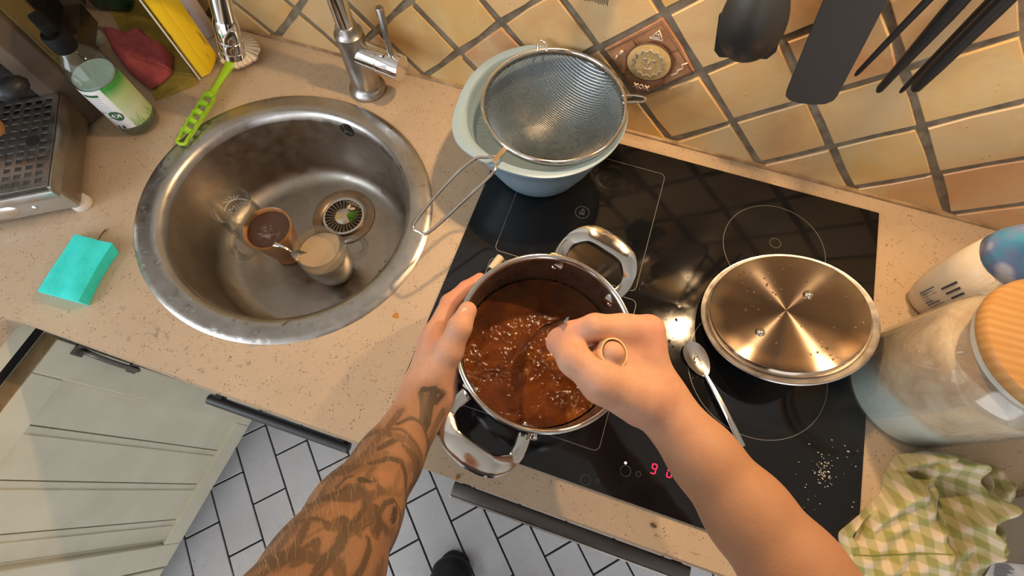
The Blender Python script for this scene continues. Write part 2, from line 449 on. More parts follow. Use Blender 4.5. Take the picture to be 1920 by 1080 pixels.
# ------------------------------------------------------------------ worktop (L-shaped, sink cut out)
SINK = Vector((-0.4655, -0.3150))
def sink_f(a): return 1.0 + 0.030 * math.cos(2 * (a - math.radians(172)))
LEG0, LEG1 = -0.759, -0.855
bm = bmesh.new()
outer = [(WALL_R, 0.0), (WALL_L, 0.0), (WALL_L, -2.1), (LEG1, -2.1), (LEG0, -0.612), (LEG0 + 0.004, -0.603), (LEG0 + 0.012, -0.600), (WALL_R, -0.600)]
def loop(pts):
    vs = [bm.verts.new((x, y, 0)) for x, y in pts]
    return [bm.edges.new((vs[k], vs[(k + 1) % len(vs)])) for k in range(len(vs))]
hole = [(SINK.x + 0.203 * sink_f(a) * math.cos(a), SINK.y + 0.203 * sink_f(a) * math.sin(a)) for a in [2 * math.pi * k / 64 for k in range(64)]]
es = loop(outer) + loop(hole)
bmesh.ops.triangle_fill(bm, use_beauty=True, use_dissolve=False, edges=es)
bmesh.ops.recalc_face_normals(bm, faces=bm.faces)
if bm.faces[0].normal.z < 0: bmesh.ops.reverse_faces(bm, faces=bm.faces)
r = bmesh.ops.extrude_face_region(bm, geom=bm.faces[:])
bmesh.ops.translate(bm, vec=(0, 0, -0.03), verts=[e for e in r['geom'] if isinstance(e, bmesh.types.BMVert)])
bmesh.ops.recalc_face_normals(bm, faces=bm.faces)
edges = [e for e in bm.edges if all(abs(v.co.z) < 1e-6 for v in e.verts) and len(e.link_faces) == 2 and any(abs(f.normal.z) < 0.3 for f in e.link_faces)
         and all(abs(v.co.y) > 0.55 for v in e.verts)]
bmesh.ops.bevel(bm, geom=edges, offset=0.003, segments=2, affect='EDGES')
worktop = obj('worktop', bm, M['worktop'], smooth=30)
tag(worktop, 'beige speckled stone worktop carrying the sink and black hob', 'worktop')

M['groove_shade'] = mat('painted_groove_shade', (0.13, 0.105, 0.06), 0.8)  # dark brown standing in for the shade in the door grooves
# ------------------------------------------------------------------ base cabinets
cab = thing('corner_cabinet', 'cream painted cabinet with grooved board door at left of the floor', 'cabinet', (LEG0 - 0.0028, -0.60, FLOOR),
            Matrix.Rotation(math.atan2(-0.45, -0.028) + math.pi / 2, 3, 'Z'))
# local frame: -y runs along the front, +x out of the face; z from the floor (worktop = 0.90)
cm = M['cream_paint']
obj('body', join(box2((-0.50, -1.45, 0.10), (-0.03, 0.0, 0.865)), box2((-0.03, -1.45, 0.838), (-0.004, 0.0, 0.868))), cm, cab)
obj('plinth', box2((-0.46, -1.45, 0.003), (-0.06, 0.0, 0.10)), M['black'], cab)
obj('gap_shadow_board', box2((-0.03, -1.45, 0.800), (-0.028, 0.0, 0.838)), M['dark_hole'], cab)
door = obj('door', box2((-0.026, -0.442, 0.105), (-0.010, -0.006, 0.797), 0.001, 1), cm, cab)
for y0, y1 in ((-0.064, -0.006), (-0.442, -0.384)):
    obj('stile', box2((-0.012, y0, 0.105), (0.0, y1, 0.797), 0.0018), cm, door)
for z0, z1 in ((0.105, 0.172), (0.738, 0.797)):
    obj('rail', box2((-0.012, -0.3835, z0), (0.0, -0.0645, z1), 0.0018), cm, door)
gy = [-0.0645, -0.1535, -0.2435, -0.3335, -0.3838]
for k in range(4):
    y1, y0 = gy[k], gy[k + 1]
    prof = [(-0.014, y1 - 0.0045), (-0.008, y1 - 0.0065), (-0.008, y0 + 0.0105), (-0.011, y0 + 0.0095), (-0.0085, y0 + 0.0075), (-0.0085, y0 + 0.0055), (-0.014, y0 + 0.0045), (-0.018, y0), (-0.018, y1)]
    if k == 0: prof[0] = (-0.008, y1 - 0.001); prof[1] = (-0.008, y1 - 0.002)
    g = prism(prof, 0.170, 0.740)
    obj('board', g, cm, door)
    if k < 3:
        obj('groove_shade_strip', join(box2((-0.0142, y0 + 0.0010, 0.1725), (-0.0120, y0 + 0.0042, 0.7375)), box2((-0.0105, y0 + 0.0085, 0.1725), (-0.0088, y0 + 0.0102, 0.7375))), M['groove_shade'], door)  # dark strips added so the grooves read as shaded lines between boards
obj('worn_edge', box2((-0.0262, -0.442, 0.7972), (-0.001, -0.006, 0.7985)), M['worn_wood'], door, label='worn brown top edge')
hd = metal_mat('aged_pewter', (0.20, 0.18, 0.16), 0.42)
obj('handle', join(tube(smooth_path([(0.001, -0.010, 0.748), (0.020, -0.011, 0.742), (0.026, -0.012, 0.70), (0.026, -0.012, 0.66), (0.020, -0.012, 0.632), (0.001, -0.013, 0.626)], 5), 0.0045, 8),
    box2((-0.001, -0.022, 0.740), (0.004, -0.003, 0.762), 0.0015), box2((-0.001, -0.022, 0.612), (0.004, -0.003, 0.634), 0.0015)), hd, door, smooth=40, label='aged dark metal pull handle')
# second door further along, out of frame but part of the run
obj('door', box2((-0.026, -0.89, 0.105), (-0.002, -0.448, 0.797), 0.002), cm, cab)

sinkcab = thing('sink_cabinet', 'white appliance front under the sink with a black bar handle', 'cabinet', (-0.46, -0.575, FLOOR))
wp = mat('white_enamel', (0.62, 0.62, 0.62), 0.35)
obj('front_panel', box2((-0.265, 0.0, 0.10), (0.27, 0.022, 0.865), 0.003), wp, sinkcab)
obj('plinth', box2((-0.265, 0.03, 0.003), (0.27, 0.045, 0.10)), M['black'], sinkcab)
hb = obj('handle', tube([(0.008, -0.0355, 0.848), (0.2255, -0.0335, 0.848)], 0.0075, 16), M['black'], sinkcab, smooth=40, label='black round bar handle')
for x in (0.022, 0.212): obj('handle_mount', box2((x - 0.006, -0.035, 0.842), (x + 0.006, 0.001, 0.854), 0.001), M['black'], hb)
oven = thing('oven', 'built-in oven below the hob with a brushed steel bar handle', 'oven', (0.105, -0.575, FLOOR))
obj('door', box2((-0.295, 0.0, 0.16), (0.295, 0.03, 0.862), 0.003), mat('oven_black_glass', (0.012, 0.012, 0.013), 0.1), oven)
obj('plinth', box2((-0.295, 0.03, 0.003), (0.295, 0.045, 0.155)), M['black'], oven)
hb = obj('handle', box2((-0.187, -0.0445, 0.829), (0.137, -0.027, 0.842), 0.001), metal_mat('dark_steel', (0.16, 0.15, 0.145), 0.35), oven, smooth=40, label='dark steel bar handle')
obj('front_edge', box2((-0.187, -0.0475, 0.828), (0.137, -0.0447, 0.8415), 0.001), M['steel_satin'], hb, label='bright front edge')
for x in (-0.17, 0.12): obj('handle_mount', box2((x - 0.006, -0.032, 0.830), (x + 0.006, 0.001, 0.840), 0.001), M['black'], hb)

# ------------------------------------------------------------------ hood (above the frame; it carries the lamps)
hood = thing('range_hood', 'dark range hood above the hob carrying two warm lamps', 'hood', (0.105, -0.001, HOOD_Z))
obj('canopy', prism([(-0.30, 0.0), (0.30, 0.0), (0.30, -0.26), (-0.30, -0.26)], 0.0, 0.09, 0.004), noisy('hood_grey', (0.05, 0.05, 0.05), (0.08, 0.075, 0.07), 20, 0.4), hood)
obj('chimney', box2((-0.12, -0.24, 0.09), (0.12, -0.0, 0.94)), M['steel_satin'], hood)
for lx, ly in HOOD_LAMPS:
    obj('lamp_housing', box2((lx - 0.105 - 0.034, ly - 0.026, -0.004), (lx - 0.105 + 0.034, ly + 0.026, 0.0), 0.001), M['lamp_glass'], hood)
    obj('lamp_lens', xf(lathe([(0.0, -0.0075), (0.010, -0.0065), (0.014, -0.004)], 20), Matrix.Translation((lx - 0.105, ly, 0))), M['lens'], hood)
# ------------------------------------------------------------------ sink
sink = thing('sink', 'round brushed steel inset sink in the beige worktop', 'sink', (SINK.x, SINK.y, 0.0))
SB = -0.150
rim_prof = [(0.181, -0.012), (0.1835, -0.004), (0.187, 0.0005), (0.192, 0.0032), (0.203, 0.0036), (0.214, 0.0034), (0.2205, 0.0028), (0.2235, 0.0005)]
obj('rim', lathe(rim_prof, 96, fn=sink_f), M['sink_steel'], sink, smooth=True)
bowl_prof = [(0.181, -0.012), (0.1795, -0.03), (0.176, -0.07), (0.1715, -0.11)]
for k in range(1, 9):
    a = k / 8 * math.pi / 2
    bowl_prof.append((0.171 - 0.033 + 0.033 * math.cos(a) - 0.002 * k / 8, -0.115 - 0.033 * math.sin(a)))
bowl_prof += [(0.105, -0.1485), (0.08, -0.1495), (0.0, -0.151)]
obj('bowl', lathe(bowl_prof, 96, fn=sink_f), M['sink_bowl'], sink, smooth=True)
DR = Vector((-0.4535, -0.2375)) - SINK
drain = obj('drain', xf(lathe([(0.0585, 0.0), (0.0575, 0.0022), (0.052, 0.0026), (0.044, 0.0015), (0.040, -0.001), (0.039, 0.0012)], 48), Matrix.Translation((DR.x, DR.y, SB + 0.0014))), M['drain_steel'], sink, smooth=50, label='brown-stained drain flange')
bask = join(lathe([(0.039, 0.0030), (0.037, 0.0036), (0.0345, 0.0030), (0.0335, -0.0005)], 48), lathe([(0.017, 0.0010), (0.0, 0.0022)], 32))
obj('strainer', xf(bask, Matrix.Translation((DR.x, DR.y, SB + 0.0014))), M['steel'], drain, smooth=40)
obj('strainer_well', xf(lathe([(0.0345, 0.0004), (0.0, 0.0003)], 40), Matrix.Translation((DR.x, DR.y, SB + 0.0012))), M['dark_hole'], drain)
bars = []
for k in range(28):
    a = 2 * math.pi * k / 28
    bars.append(xf(box(0.0185, 0.0020, 0.001, (0.0255, 0, 0.0010)), Matrix.Translation((DR.x, DR.y, SB + 0.0014)) @ Matrix.Rotation(a, 4, 'Z')))
obj('strainer_bars', join(*bars), M['drain_steel'], drain)
oa = math.radians(84.5); orad = 0.1795 * sink_f(oa)
on = Vector((-math.cos(oa), -math.sin(oa), 0.06)).normalized()
ofr = Matrix.Translation((orad * math.cos(oa), orad * math.sin(oa), -0.0150)) @ frame_z(on, (0, 0, 1)).to_4x4()
ovf = obj('overflow', xf(lathe([(0.0, 0.0008), (0.0125, 0.0008), (0.0130, 0.0002)], 28), ofr), M['dark_hole'], sink)
spk = [xf(lathe([(0.0030, 0.0022), (0.0, 0.0026)], 14), ofr)]
for k in range(3):
    spk.append(xf(box(0.0115, 0.0026, 0.0012, (0.0062, 0, 0.0014)), ofr @ Matrix.Rotation(k * 2.094 + 0.3, 4, 'Z')))
obj('overflow_grille', join(*spk), M['steel'], ovf)
# water on the sink and worktop
M['water'] = mat('water', (1, 1, 1), 0.02, 0.0, Transmission_Weight=1.0, IOR=1.22)
def drop(x, y, z, r, n=8, sx=1.0, a=0.0, h=0.42):
    V = [(0, 0, r * h)]; F = []
    for q, zz in ((0.62, 0.30), (1.0, 0.0)):
        for k in range(n):
            t = 2 * math.pi * k / n; w = q * r * (1 + 0.18 * math.sin(3 * t + x * 900))
            px_, py_ = w * math.cos(t) * sx, w * math.sin(t)
            V.append((px_ * math.cos(a) - py_ * math.sin(a), px_ * math.sin(a) + py_ * math.cos(a), zz * r * h / 0.42))
    for k in range(n):
        k2 = (k + 1) % n
        F.append([0, 1 + k, 1 + k2]); F.append([1 + k, 1 + n + k, 1 + n + k2, 1 + k2])
    return [Vector((x + v[0], y + v[1], z + v[2])) for v in V], F
dr = []
for k in range(150):
    a = rnd.uniform(math.radians(150), math.radians(330)) if k < 115 else rnd.uniform(0, 6.28)
    rr = rnd.uniform(0.193, 0.217) * sink_f(a)
    dr.append(drop(SINK.x + rr * math.cos(a), SINK.y + rr * math.sin(a), 0.0034, rnd.choice([0.0012, 0.0016, 0.002, 0.003, 0.0042]), sx=rnd.uniform(1, 1.7), a=a + 1.57 + rnd.uniform(-.5, .5), h=0.3))
for u, v, r in [(318, 545, .010), (338, 575, .009), (365, 590, .006), (395, 612, .005), (420, 622, .006), (450, 632, .005), (480, 640, .005), (500, 640, .004)]:
    p = W(u, v, 0.003); dr.append(drop(p.x, p.y, 0.0034, r, 12, 1.4, rnd.uniform(0, 3), 0.16))
tag(obj('water_droplets', join(*dr), M['water'], smooth=True), 'water droplets scattered on the steel sink rim', 'water', kind='stuff')
dr = []
for u0, u1, v0, v1, n_, rm in [(280, 330, 600, 640, 14, .002), (290, 480, 610, 700, 40, .0022), (200, 330, 600, 660, 12, .0018), (560, 720, 640, 720, 10, .0013), (130, 320, 560, 660, 8, .0015)]:
    for k in range(n_):
        p = W(rnd.uniform(u0, u1), rnd.uniform(v0, v1)); rel = (Vector((p.x, p.y)) - SINK)
        if rel.length < 0.235 or p.y < -0.59: continue
        dr.append(drop(p.x, p.y, 0.0003, rnd.uniform(0.4, 1) * rm, sx=rnd.uniform(1, 2.2), a=rnd.uniform(0, 3.1), h=0.5))
tag(obj('water_droplets', join(*dr), M['water'], smooth=True), 'water splashes on the worktop in front of the sink', 'water', kind='stuff')
dr = []
for k in range(130):
    a = rnd.uniform(0, 6.28); z = rnd.uniform(-0.13, -0.02) if k < 60 else SB
    if k < 60:
        rr = 0.173 * sink_f(a); c = Vector((SINK.x + rr * math.cos(a), SINK.y + rr * math.sin(a), z))
        g = drop(0, 0, 0, rnd.uniform(.001, .002), sx=2.0); m4 = Matrix.Translation(c) @ frame_z((-math.cos(a), -math.sin(a), 0.05), (0, 0, 1)).to_4x4(); dr.append(xf(g, m4))
    else:
        rr = math.sqrt(rnd.random()) * 0.11; dr.append(drop(SINK.x + rr * math.cos(a), SINK.y + rr * math.sin(a), SB + 0.0006, rnd.uniform(.0008, .002), h=.5))
tag(obj('water_droplets', join(*dr), M['water'], smooth=True), 'water droplets clinging inside the sink bowl', 'water', kind='stuff')
# bits caught in the drain
herb = thing('herb_sprig', 'small green herb sprig caught in the sink drain', 'herb', (DR.x + SINK.x, DR.y + SINK.y, SB + 0.006))
hg = []
for k in range(9):
    a = -0.9 + k * 0.22; hg.append(tube(smooth_path([(0.006, 0.004, 0), (0.006 + 0.010 * math.cos(a), 0.004 + 0.010 * math.sin(a), 0.002), (0.006 + 0.022 * math.cos(a * 0.8), 0.004 + 0.02 * math.sin(a * 0.8), 0.001)], 3), [0.0008, .0009, .0009, .0008, .0008, .0006, .0002], 5))
obj('fronds', join(*hg), mat('herb_green', (0.10, 0.28, 0.03), 0.5), herb)
for q, (dx, dy) in enumerate([(0.010, 0.018), (0.002, 0.02)]):
    g = xf(ball(0.004, (0, 0, 0), (1.5, 0.8, 0.4)), Matrix.Translation((DR.x + SINK.x + dx, DR.y + SINK.y + dy, SB + 0.0062)) @ Matrix.Rotation(0.5 + q, 4, 'Z'))
    tag(obj('food_scrap', g, mat('scrap', (0.75, 0.65, 0.45), 0.5), smooth=True), ['pale seed-like scrap beside the herb sprig in the drain', 'pale food scrap at the back edge of the drain strainer'][q], 'scrap')

# ------------------------------------------------------------------ cups in the sink
def cyl_patch(geo, r, a0, z0, c=(0, 0), inward=False):
    """wrap flat (x, y) geometry round a vertical cylinder: x -> angle, y -> height"""
    V = []
    for v in geo[0]:
        a = a0 + (-v.x if inward else v.x) / r
        rr = r - v.z if inward else r + v.z
        V.append(Vector((c[0] + rr * math.cos(a), c[1] + rr * math.sin(a), z0 + v.y)))
    return V, geo[1]
z0 = SB + 0.002
mc = W(432, 384, -0.032)
mug = thing('glass_mug', 'clear glass mug with etched lettering at the left of the sink', 'mug', (mc.x, mc.y, z0 - 0.0005))
obj('body', lathe([(0.0, 0.0), (0.027, 0.0), (0.030, 0.003), (0.031, 0.012), (0.033, 0.112), (0.0335, 0.116), (0.0325, 0.1165), (0.0312, 0.114), (0.0288, 0.016), (0.020, 0.009), (0, 0.008)], 40), M['cup_glass'], mug, smooth=40)
ha = math.radians(-78); hx = Vector((math.cos(ha), math.sin(ha), 0))
obj('handle', tube(smooth_path([hx * r + Vector((0, 0, z)) for r, z in [(0.0315, 0.078), (0.046, 0.083), (0.058, 0.070), (0.060, 0.050), (0.054, 0.030), (0.042, 0.020), (0.0312, 0.022)]], 5), 0.0055, 10), M['glass'], mug, smooth=True)
frost = mat('etched_white', (0.75, 0.75, 0.74), 0.6)
ea = math.radians(140)
pr = [cyl_patch(text_geo("MIO", 0.019), 0.0290, ea, 0.072, inward=True)]
arc = tube([(x, 0.013 + 0.006 * (1 - (x / 0.022) ** 2), 0.0004) for x in np.linspace(-0.022, 0.022, 12)], 0.0007, 5)
pr.append(cyl_patch((arc[0], arc[1]), 0.0290, ea, 0.072, inward=True))
for k in range(5):
    lf = tube(smooth_path([(0.002 * (k - 2), 0.018, 0.0004), (0.005 * (k - 2), 0.024, 0.0004), (0.007 * (k - 2), 0.026 + 0.002 * (2 - abs(k - 2)), 0.0004)], 4), 0.0005, 4)
    pr.append(cyl_patch(lf, 0.0290, ea, 0.072, inward=True))
obj('etched_logo', join(*pr), frost, mug, label='white etched letters and leaf emblem')

bc = W(504, 431, -0.062)
cup = thing('brown_cup', 'brown glazed cup full of dark cold coffee in the sink', 'cup', (bc.x, bc.y, z0 - 0.0005))
cupm = noisy('brown_glaze', (0.30, 0.13, 0.04), (0.42, 0.21, 0.08), 30, 0.25)
obj('body', lathe([(0.0, 0.0), (0.022, 0.0), (0.0245, 0.002), (0.0245, 0.006), (0.0235, 0.010), (0.028, 0.03), (0.038, 0.085), (0.0395, 0.092), (0.0385, 0.0945), (0.0365, 0.093), (0.0345, 0.085), (0.026, 0.03), (0.018, 0.012), (0, 0.010)], 44), cupm, cup, smooth=50)
cof = mat('cold_coffee', (0.055, 0.022, 0.008), 0.06); _n = N(cof); _v = _n.coord()
_g = _n.new('ShaderNodeVectorMath', operation='DISTANCE'); _n.link(_v, _g.inputs[0]); _g.inputs[1].default_value = (0.003, -0.007, 0)
_sw = _n.math('MULTIPLY', _n.ramp(_n.noise(_v, 75, 4, 0.6, 1.2), [(0.46, (0, 0, 0)), (0.64, (1, 1, 1))]), _n.ramp(_n.math('MULTIPLY', _g.outputs['Value'], 40.0), [(0.25, (1, 1, 1)), (0.85, (0, 0, 0))]))
_n.color(_n.mix(_sw, (0.060, 0.022, 0.006), (0.20, 0.165, 0.155)))
tag(obj('coffee', lathe([(0.0352, 0.0), (0.0, 0.0004)], 40), cof, smooth=True, loc=(bc.x, bc.y, z0 + 0.0865)), 'dark coffee with milky swirl filling the brown cup', 'coffee')

gc = W(594, 462, -0.045)
gl = thing('glass_cup', 'double curved clear glass cup of cloudy water beside the drain', 'cup', (gc.x, gc.y, z0 - 0.0005))
obj('body', lathe([(0.0, 0.0), (0.020, 0.0), (0.026, 0.004), (0.033, 0.018), (0.0385, 0.042), (0.0405, 0.066), (0.0395, 0.092), (0.0375, 0.104), (0.0368, 0.1055), (0.0358, 0.104), (0.0378, 0.090), (0.0386, 0.066), (0.0365, 0.042), (0.031, 0.020), (0.024, 0.008), (0, 0.006)], 48), M['cup_glass'], gl, smooth=True)
ha = math.radians(38); hx = Vector((math.cos(ha), math.sin(ha), 0))
obj('handle', tube(smooth_path([hx * r + Vector((0, 0, z)) for r, z in [(0.0400, 0.088), (0.053, 0.096), (0.066, 0.088), (0.069, 0.070), (0.064, 0.050), (0.052, 0.036), (0.0380, 0.036)]], 5), 0.0052, 10), M['glass'], gl, smooth=True)
cw = mat('cloudy_water', (0.44, 0.30, 0.165), 0.05, 0.0); cw.node_tree.nodes['Principled BSDF'].inputs['Subsurface Weight'].default_value = 0.0
tag(obj('cloudy_water', xf(lathe([(0.0, 0.0075), (0.0235, 0.0092), (0.0305, 0.021), (0.0360, 0.043), (0.0381, 0.066), (0.0380, 0.078), (0.0, 0.0784)], 44), Matrix.Translation((gc.x, gc.y, z0))), cw, smooth=40), 'cloudy pale water standing in the clear glass cup', 'water')
def spoon(name, label, P0, P1, bowl_dir_up, L_b, w_b, m, wmax=0.0042, cat='spoon', depth=0.006):
    """handle end P0, bowl tip P1; bowl length L_b, half-width w_b"""
    P0, P1, up = Vector(P0), Vector(P1), Vector(bowl_dir_up)
    ax = (P1 - P0); L = ax.length; t = ax.normalized(); up = (up - t * up.dot(t)).normalized(); s = t.cross(up)
    root = thing(name, label, cat, P0)
    path, R, n = [], [], 14
    V, F = [], []
    for k in range(n + 1):
        q = k / n; x = q * (L - L_b * 0.92); w = wmax * (1 - 0.52 * q ** 0.7); th = 0.0012 + 0.0008 * q
        c = P0 + t * x + up * (0.006 * math.sin(q * math.pi * 0.9))
        for a, b_ in ((-1, -0.3), (-0.6, 0.9), (0.6, 0.9), (1, -0.3), (0.6, -1), (-0.6, -1)): V.append(c + s * (a * w) + up * (b_ * th))
    for k in range(n):
        for j in range(6): F.append([k * 6 + j, k * 6 + (j + 1) % 6, k * 6 + 6 + (j + 1) % 6, k * 6 + 6 + j])
    F.append([5, 4, 3, 2, 1, 0]); F.append([n * 6 + j for j in range(6)])
    obj('handle', (V, F), m, root, world=True, smooth=50)
    V, F = [], []; nr, na = 8, 28; c0 = P0 + t * (L - L_b / 2) + up * 0.002
    for lay, off in ((0, 0.0), (1, -0.0011)):
        for i in range(nr + 1):
            q = i / nr
            for j in range(na):
                a = 2 * math.pi * j / na; ex = math.cos(a); ey = math.sin(a)
                wq = w_b * (1 + 0.16 * ex)
                V.append(c0 + t * (q * L_b / 2 * ex) + s * (q * wq * ey) + up * (-depth * (1 - q * q) + off))
        for i in range(nr):
            for j in range(na):
                b0 = lay * (nr + 1) * na
                f = [b0 + i * na + j, b0 + i * na + (j + 1) % na, b0 + (i + 1) * na + (j + 1) % na, b0 + (i + 1) * na + j]
                F.append(f if lay == 0 else f[::-1])
    b0, b1 = nr * na, (nr + 1) * na + nr * na
    for j in range(na): F.append([b0 + j, b0 + (j + 1) % na, b1 + (j + 1) % na, b1 + j])
    obj('bowl', (V, F), m, root, world=True, smooth=60)
    return root
spoon('teaspoon', 'steel teaspoon resting across the brown cup into the clear cup', W(514, 457, -0.046), W(585, 492, -0.078), (0, 0, 1), 0.036, 0.010, M['steel'], 0.0040)

# ------------------------------------------------------------------ tap
TB = Vector((-0.4425, -0.0600))
tap = thing('kitchen_tap', 'chrome mixer tap with swan-neck spout behind the sink', 'tap', (TB.x, TB.y, 0.0))
obj('base', lathe([(0.0, 0.0), (0.0305, 0.0), (0.0315, 0.003), (0.030, 0.009), (0.026, 0.013), (0.0235, 0.016), (0.0232, 0.020)], 40), M['chrome_dull'], tap, smooth=40)
body = obj('body', lathe([(0.0232, 0.018), (0.0225, 0.06), (0.0215, 0.100), (0.0225, 0.106), (0.0222, 0.115), (0.019, 0.118), (0.0175, 0.122), (0.016, 0.128), (0.0, 0.129)], 40), M['chrome_dull'], tap, smooth=40)
ez = Vector((-0.5690, -0.166, 0.1285)) - Vector((TB.x, TB.y, 0))      # outlet of the spout
hd = Vector((ez.x, ez.y, 0)); Rg = hd.length / 2; hn = hd.normalized()
SL = math.radians(17); LL = 0.150                                    # the free end leans outward
Rg = (hd.length - LL * math.sin(SL)) / (1 + math.cos(SL)); zc = ez.z + LL * math.cos(SL) - Rg * math.sin(SL)
pp = [(0, 0, 0.125), (0, 0, 0.16), (0, 0, 0.20)]
pp += [tuple(hn * (Rg - Rg * math.cos(q)) + Vector((0, 0, zc + Rg * math.sin(q)))) for q in np.linspace(0, math.pi - SL, 15)]
ed = (hn * math.sin(SL) - Vector((0, 0, math.cos(SL)))).normalized(); e_end = hd + Vector((0, 0, ez.z))
pp += [tuple(e_end - ed * q) for q in (0.10, 0.07, 0.04)]
obj('swan_neck', tube(smooth_path(pp, 4), [0.0125] * 12 + [0.0142] * 200 if False else 0.0138, 20), M['chrome'], tap, smooth=True)
obj('spout_end', xf(lathe([(0.0, 0.002), (0.0125, 0.002), (0.0135, 0.0), (0.0165, 0.001), (0.0167, 0.010), (0.0160, 0.0105), (0.0167, 0.0115), (0.0167, 0.026), (0.0157, 0.0268), (0.0164, 0.028), (0.0160, 0.05), (0.0138, 0.058)], 32), Matrix.Translation(e_end) @ frame_z(-ed, (1, 0, 0)).to_4x4()), M['chrome'], tap, smooth=35)
hp0, hp1 = Vector((0.0, 0.0, 0.082)), Vector((0.082, -0.006, 0.0765))
ax = (hp1 - hp0).normalized()
hf = Matrix.Translation(hp0) @ frame_z(ax, (0, 0, 1)).to_4x4()
lv = obj('mixer_barrel', xf(lathe([(0.0, 0.004), (0.0185, 0.004), (0.0195, 0.016), (0.0195, 0.044), (0.0187, 0.0445), (0.0187, 0.0465), (0.0197, 0.047), (0.0200, 0.078), (0.0188, 0.0822), (0.0, 0.0828)], 36), hf), M['chrome'], tap, smooth=35)
lb = hp0 + ax * 0.068
obj('lever', tube([lb + Vector((0, 0, 0.015)), lb + Vector((0.0005, 0.001, 0.05)), lb + Vector((0.001, 0.002, 0.0975)), lb + Vector((0.001, 0.002, 0.099))], [0.0042, 0.0048, 0.0060, 0.0050], 14), M['chrome_dull'], lv, smooth=45)
obj('grub_screw_hole', xf(lathe([(0.0028, 0.0), (0, 0.0002)], 14), Matrix.Translation(hp0 + ax * 0.058 + Vector((0, -0.006, 0.0187))) @ frame_z((0, -0.3, 1)).to_4x4()), M['dark_hole'], lv)

# ------------------------------------------------------------------ hob
hob = thing('induction_hob', 'black glass induction hob set in the worktop under the pot', 'hob', (0.109, -0.296, 0.0))
HX0, HX1, HY0, HY1 = -0.1865, 0.4043, -0.5562, -0.0361
g = prism([(HX0 - .109, HY0 + .296), (HX1 - .109, HY0 + .296), (HX1 - .109, HY1 + .296), (HX0 - .109, HY1 + .296)], 0.0004, 0.0046, 0.0012, 2)
obj('glass_plate', g, M['hob_glass'], hob, smooth=30)
HZ = 0.0047
def hl(pts, w=0.0009, closed=False, name='zone_marking', m='hob_line'):
    """flat printed line, 0.1 mm thick"""
    P = [Vector((p[0], p[1], 0)) for p in pts]; n_ = len(P); V, F = [], []
    for i in range(n_):
        a = P[i - 1] if (closed or i) else P[i]; b_ = P[(i + 1) % n_] if (closed or i < n_ - 1) else P[i]
        t = (b_ - a).normalized(); s = Vector((-t.y, t.x, 0)) * w / 2
        V += [P[i] + s + Vector((0, 0, HZ)), P[i] - s + Vector((0, 0, HZ))]
    for i in range(n_ if closed else n_ - 1):
        j = (i + 1) % n_; F.append([2 * i, 2 * i + 1, 2 * j + 1, 2 * j])
    return V, F
def circle(cx, cy, r, n_=64): return [(cx + r * math.cos(2 * math.pi * k / n_), cy + r * math.sin(2 * math.pi * k / n_)) for k in range(n_)]
def rrect(x0, y0, x1, y1, r):
    o = []
    for cx, cy, a0 in ((x1 - r, y1 - r, 0), (x0 + r, y1 - r, 90), (x0 + r, y0 + r, 180), (x1 - r, y0 + r, 270)):
        for k in range(6): a = math.radians(a0 + 18 * k); o.append((cx + r * math.cos(a), cy + r * math.sin(a)))
    return o
for x0, y0, x1, y1 in ((-0.1345, -0.2835, 0.0785, -0.0730), (-0.1345, -0.5110, 0.0845, -0.2960)):
    obj('zone_marking', hl(rrect(x0, y0, x1, y1, 0.008), closed=True), M['hob_line'], hob, world=True)
obj('zone_marking', hl(circle(0.2585, -0.1505, 0.0745), closed=True), M['hob_line'], hob, world=True)
obj('zone_marking', hl(circle(0.2600, -0.3400, 0.0925), closed=True), M['hob_line'], hob, world=True)
obj('zone_symbol', hl(circle(0.2590, -0.1400, 0.0080, 24), 0.0006, True), M['hob_line'], hob, world=True)
sy = W(1091, 401)
obj('zone_symbol', join(hl(circle(sy.x, sy.y, 0.0105, 32), 0.0007, True), hl([(sy.x - .005, sy.y), (sy.x + .005, sy.y)], 0.0007), hl([(sy.x - .004, sy.y - .003), (sy.x + .004, sy.y - .003)], 0.0014),
    hl([(sy.x - .001, sy.y + .002), (sy.x - .001, sy.y + .006)], 0.0012), hl([(sy.x + .0025, sy.y + .002), (sy.x + .0005, sy.y + .006)], 0.001)), M['hob_line'], hob, world=True)
for u, v, r in ((1173, 883, .0065), (1197, 889, .003), (1098, 900, .006), (1120, 902, .002)):
    p = W(u, v, HZ); obj('touch_key', hl(circle(p.x, p.y, r, 24), 0.0008, True), M['hob_dim'], hob, world=True)
p = W(1173, 868, HZ); obj('indicator_light', xf(lathe([(0.0017, 0.0), (0.0, 0.0003)], 12), Matrix.Translation((p.x, p.y, HZ))), M['led_white'], hob, world=True)
def digit(segs, u, v):
    """seven-segment digit, 11 mm high"""
    c = W(u, v, HZ); w, h, t = 0.0056, 0.0118, 0.0013; sl = 0.10; G = []
    S = {'a': (0, h / 2, 1), 'g': (0, 0, 1), 'd': (0, -h / 2, 1), 'f': (-w / 2, h / 4, 0), 'b': (w / 2, h / 4, 0), 'e': (-w / 2, -h / 4, 0), 'c': (w / 2, -h / 4, 0)}
    for s in segs:
        x, y, hz = S[s]; g = box(w * 0.78 if hz else t, t if hz else h * 0.40, 0.0002, (x + y * sl, y, 0.0001)); G.append(g)
    obj('display_digit', xf(join(*G), Matrix.Translation((c.x, c.y, HZ)) @ Matrix.Rotation(math.radians(-2), 4, 'Z')), M['led'], hob, world=True, label='glowing red digit')
digit('abfgcd', 1226, 879); digit('abcdef', 1256, 886)
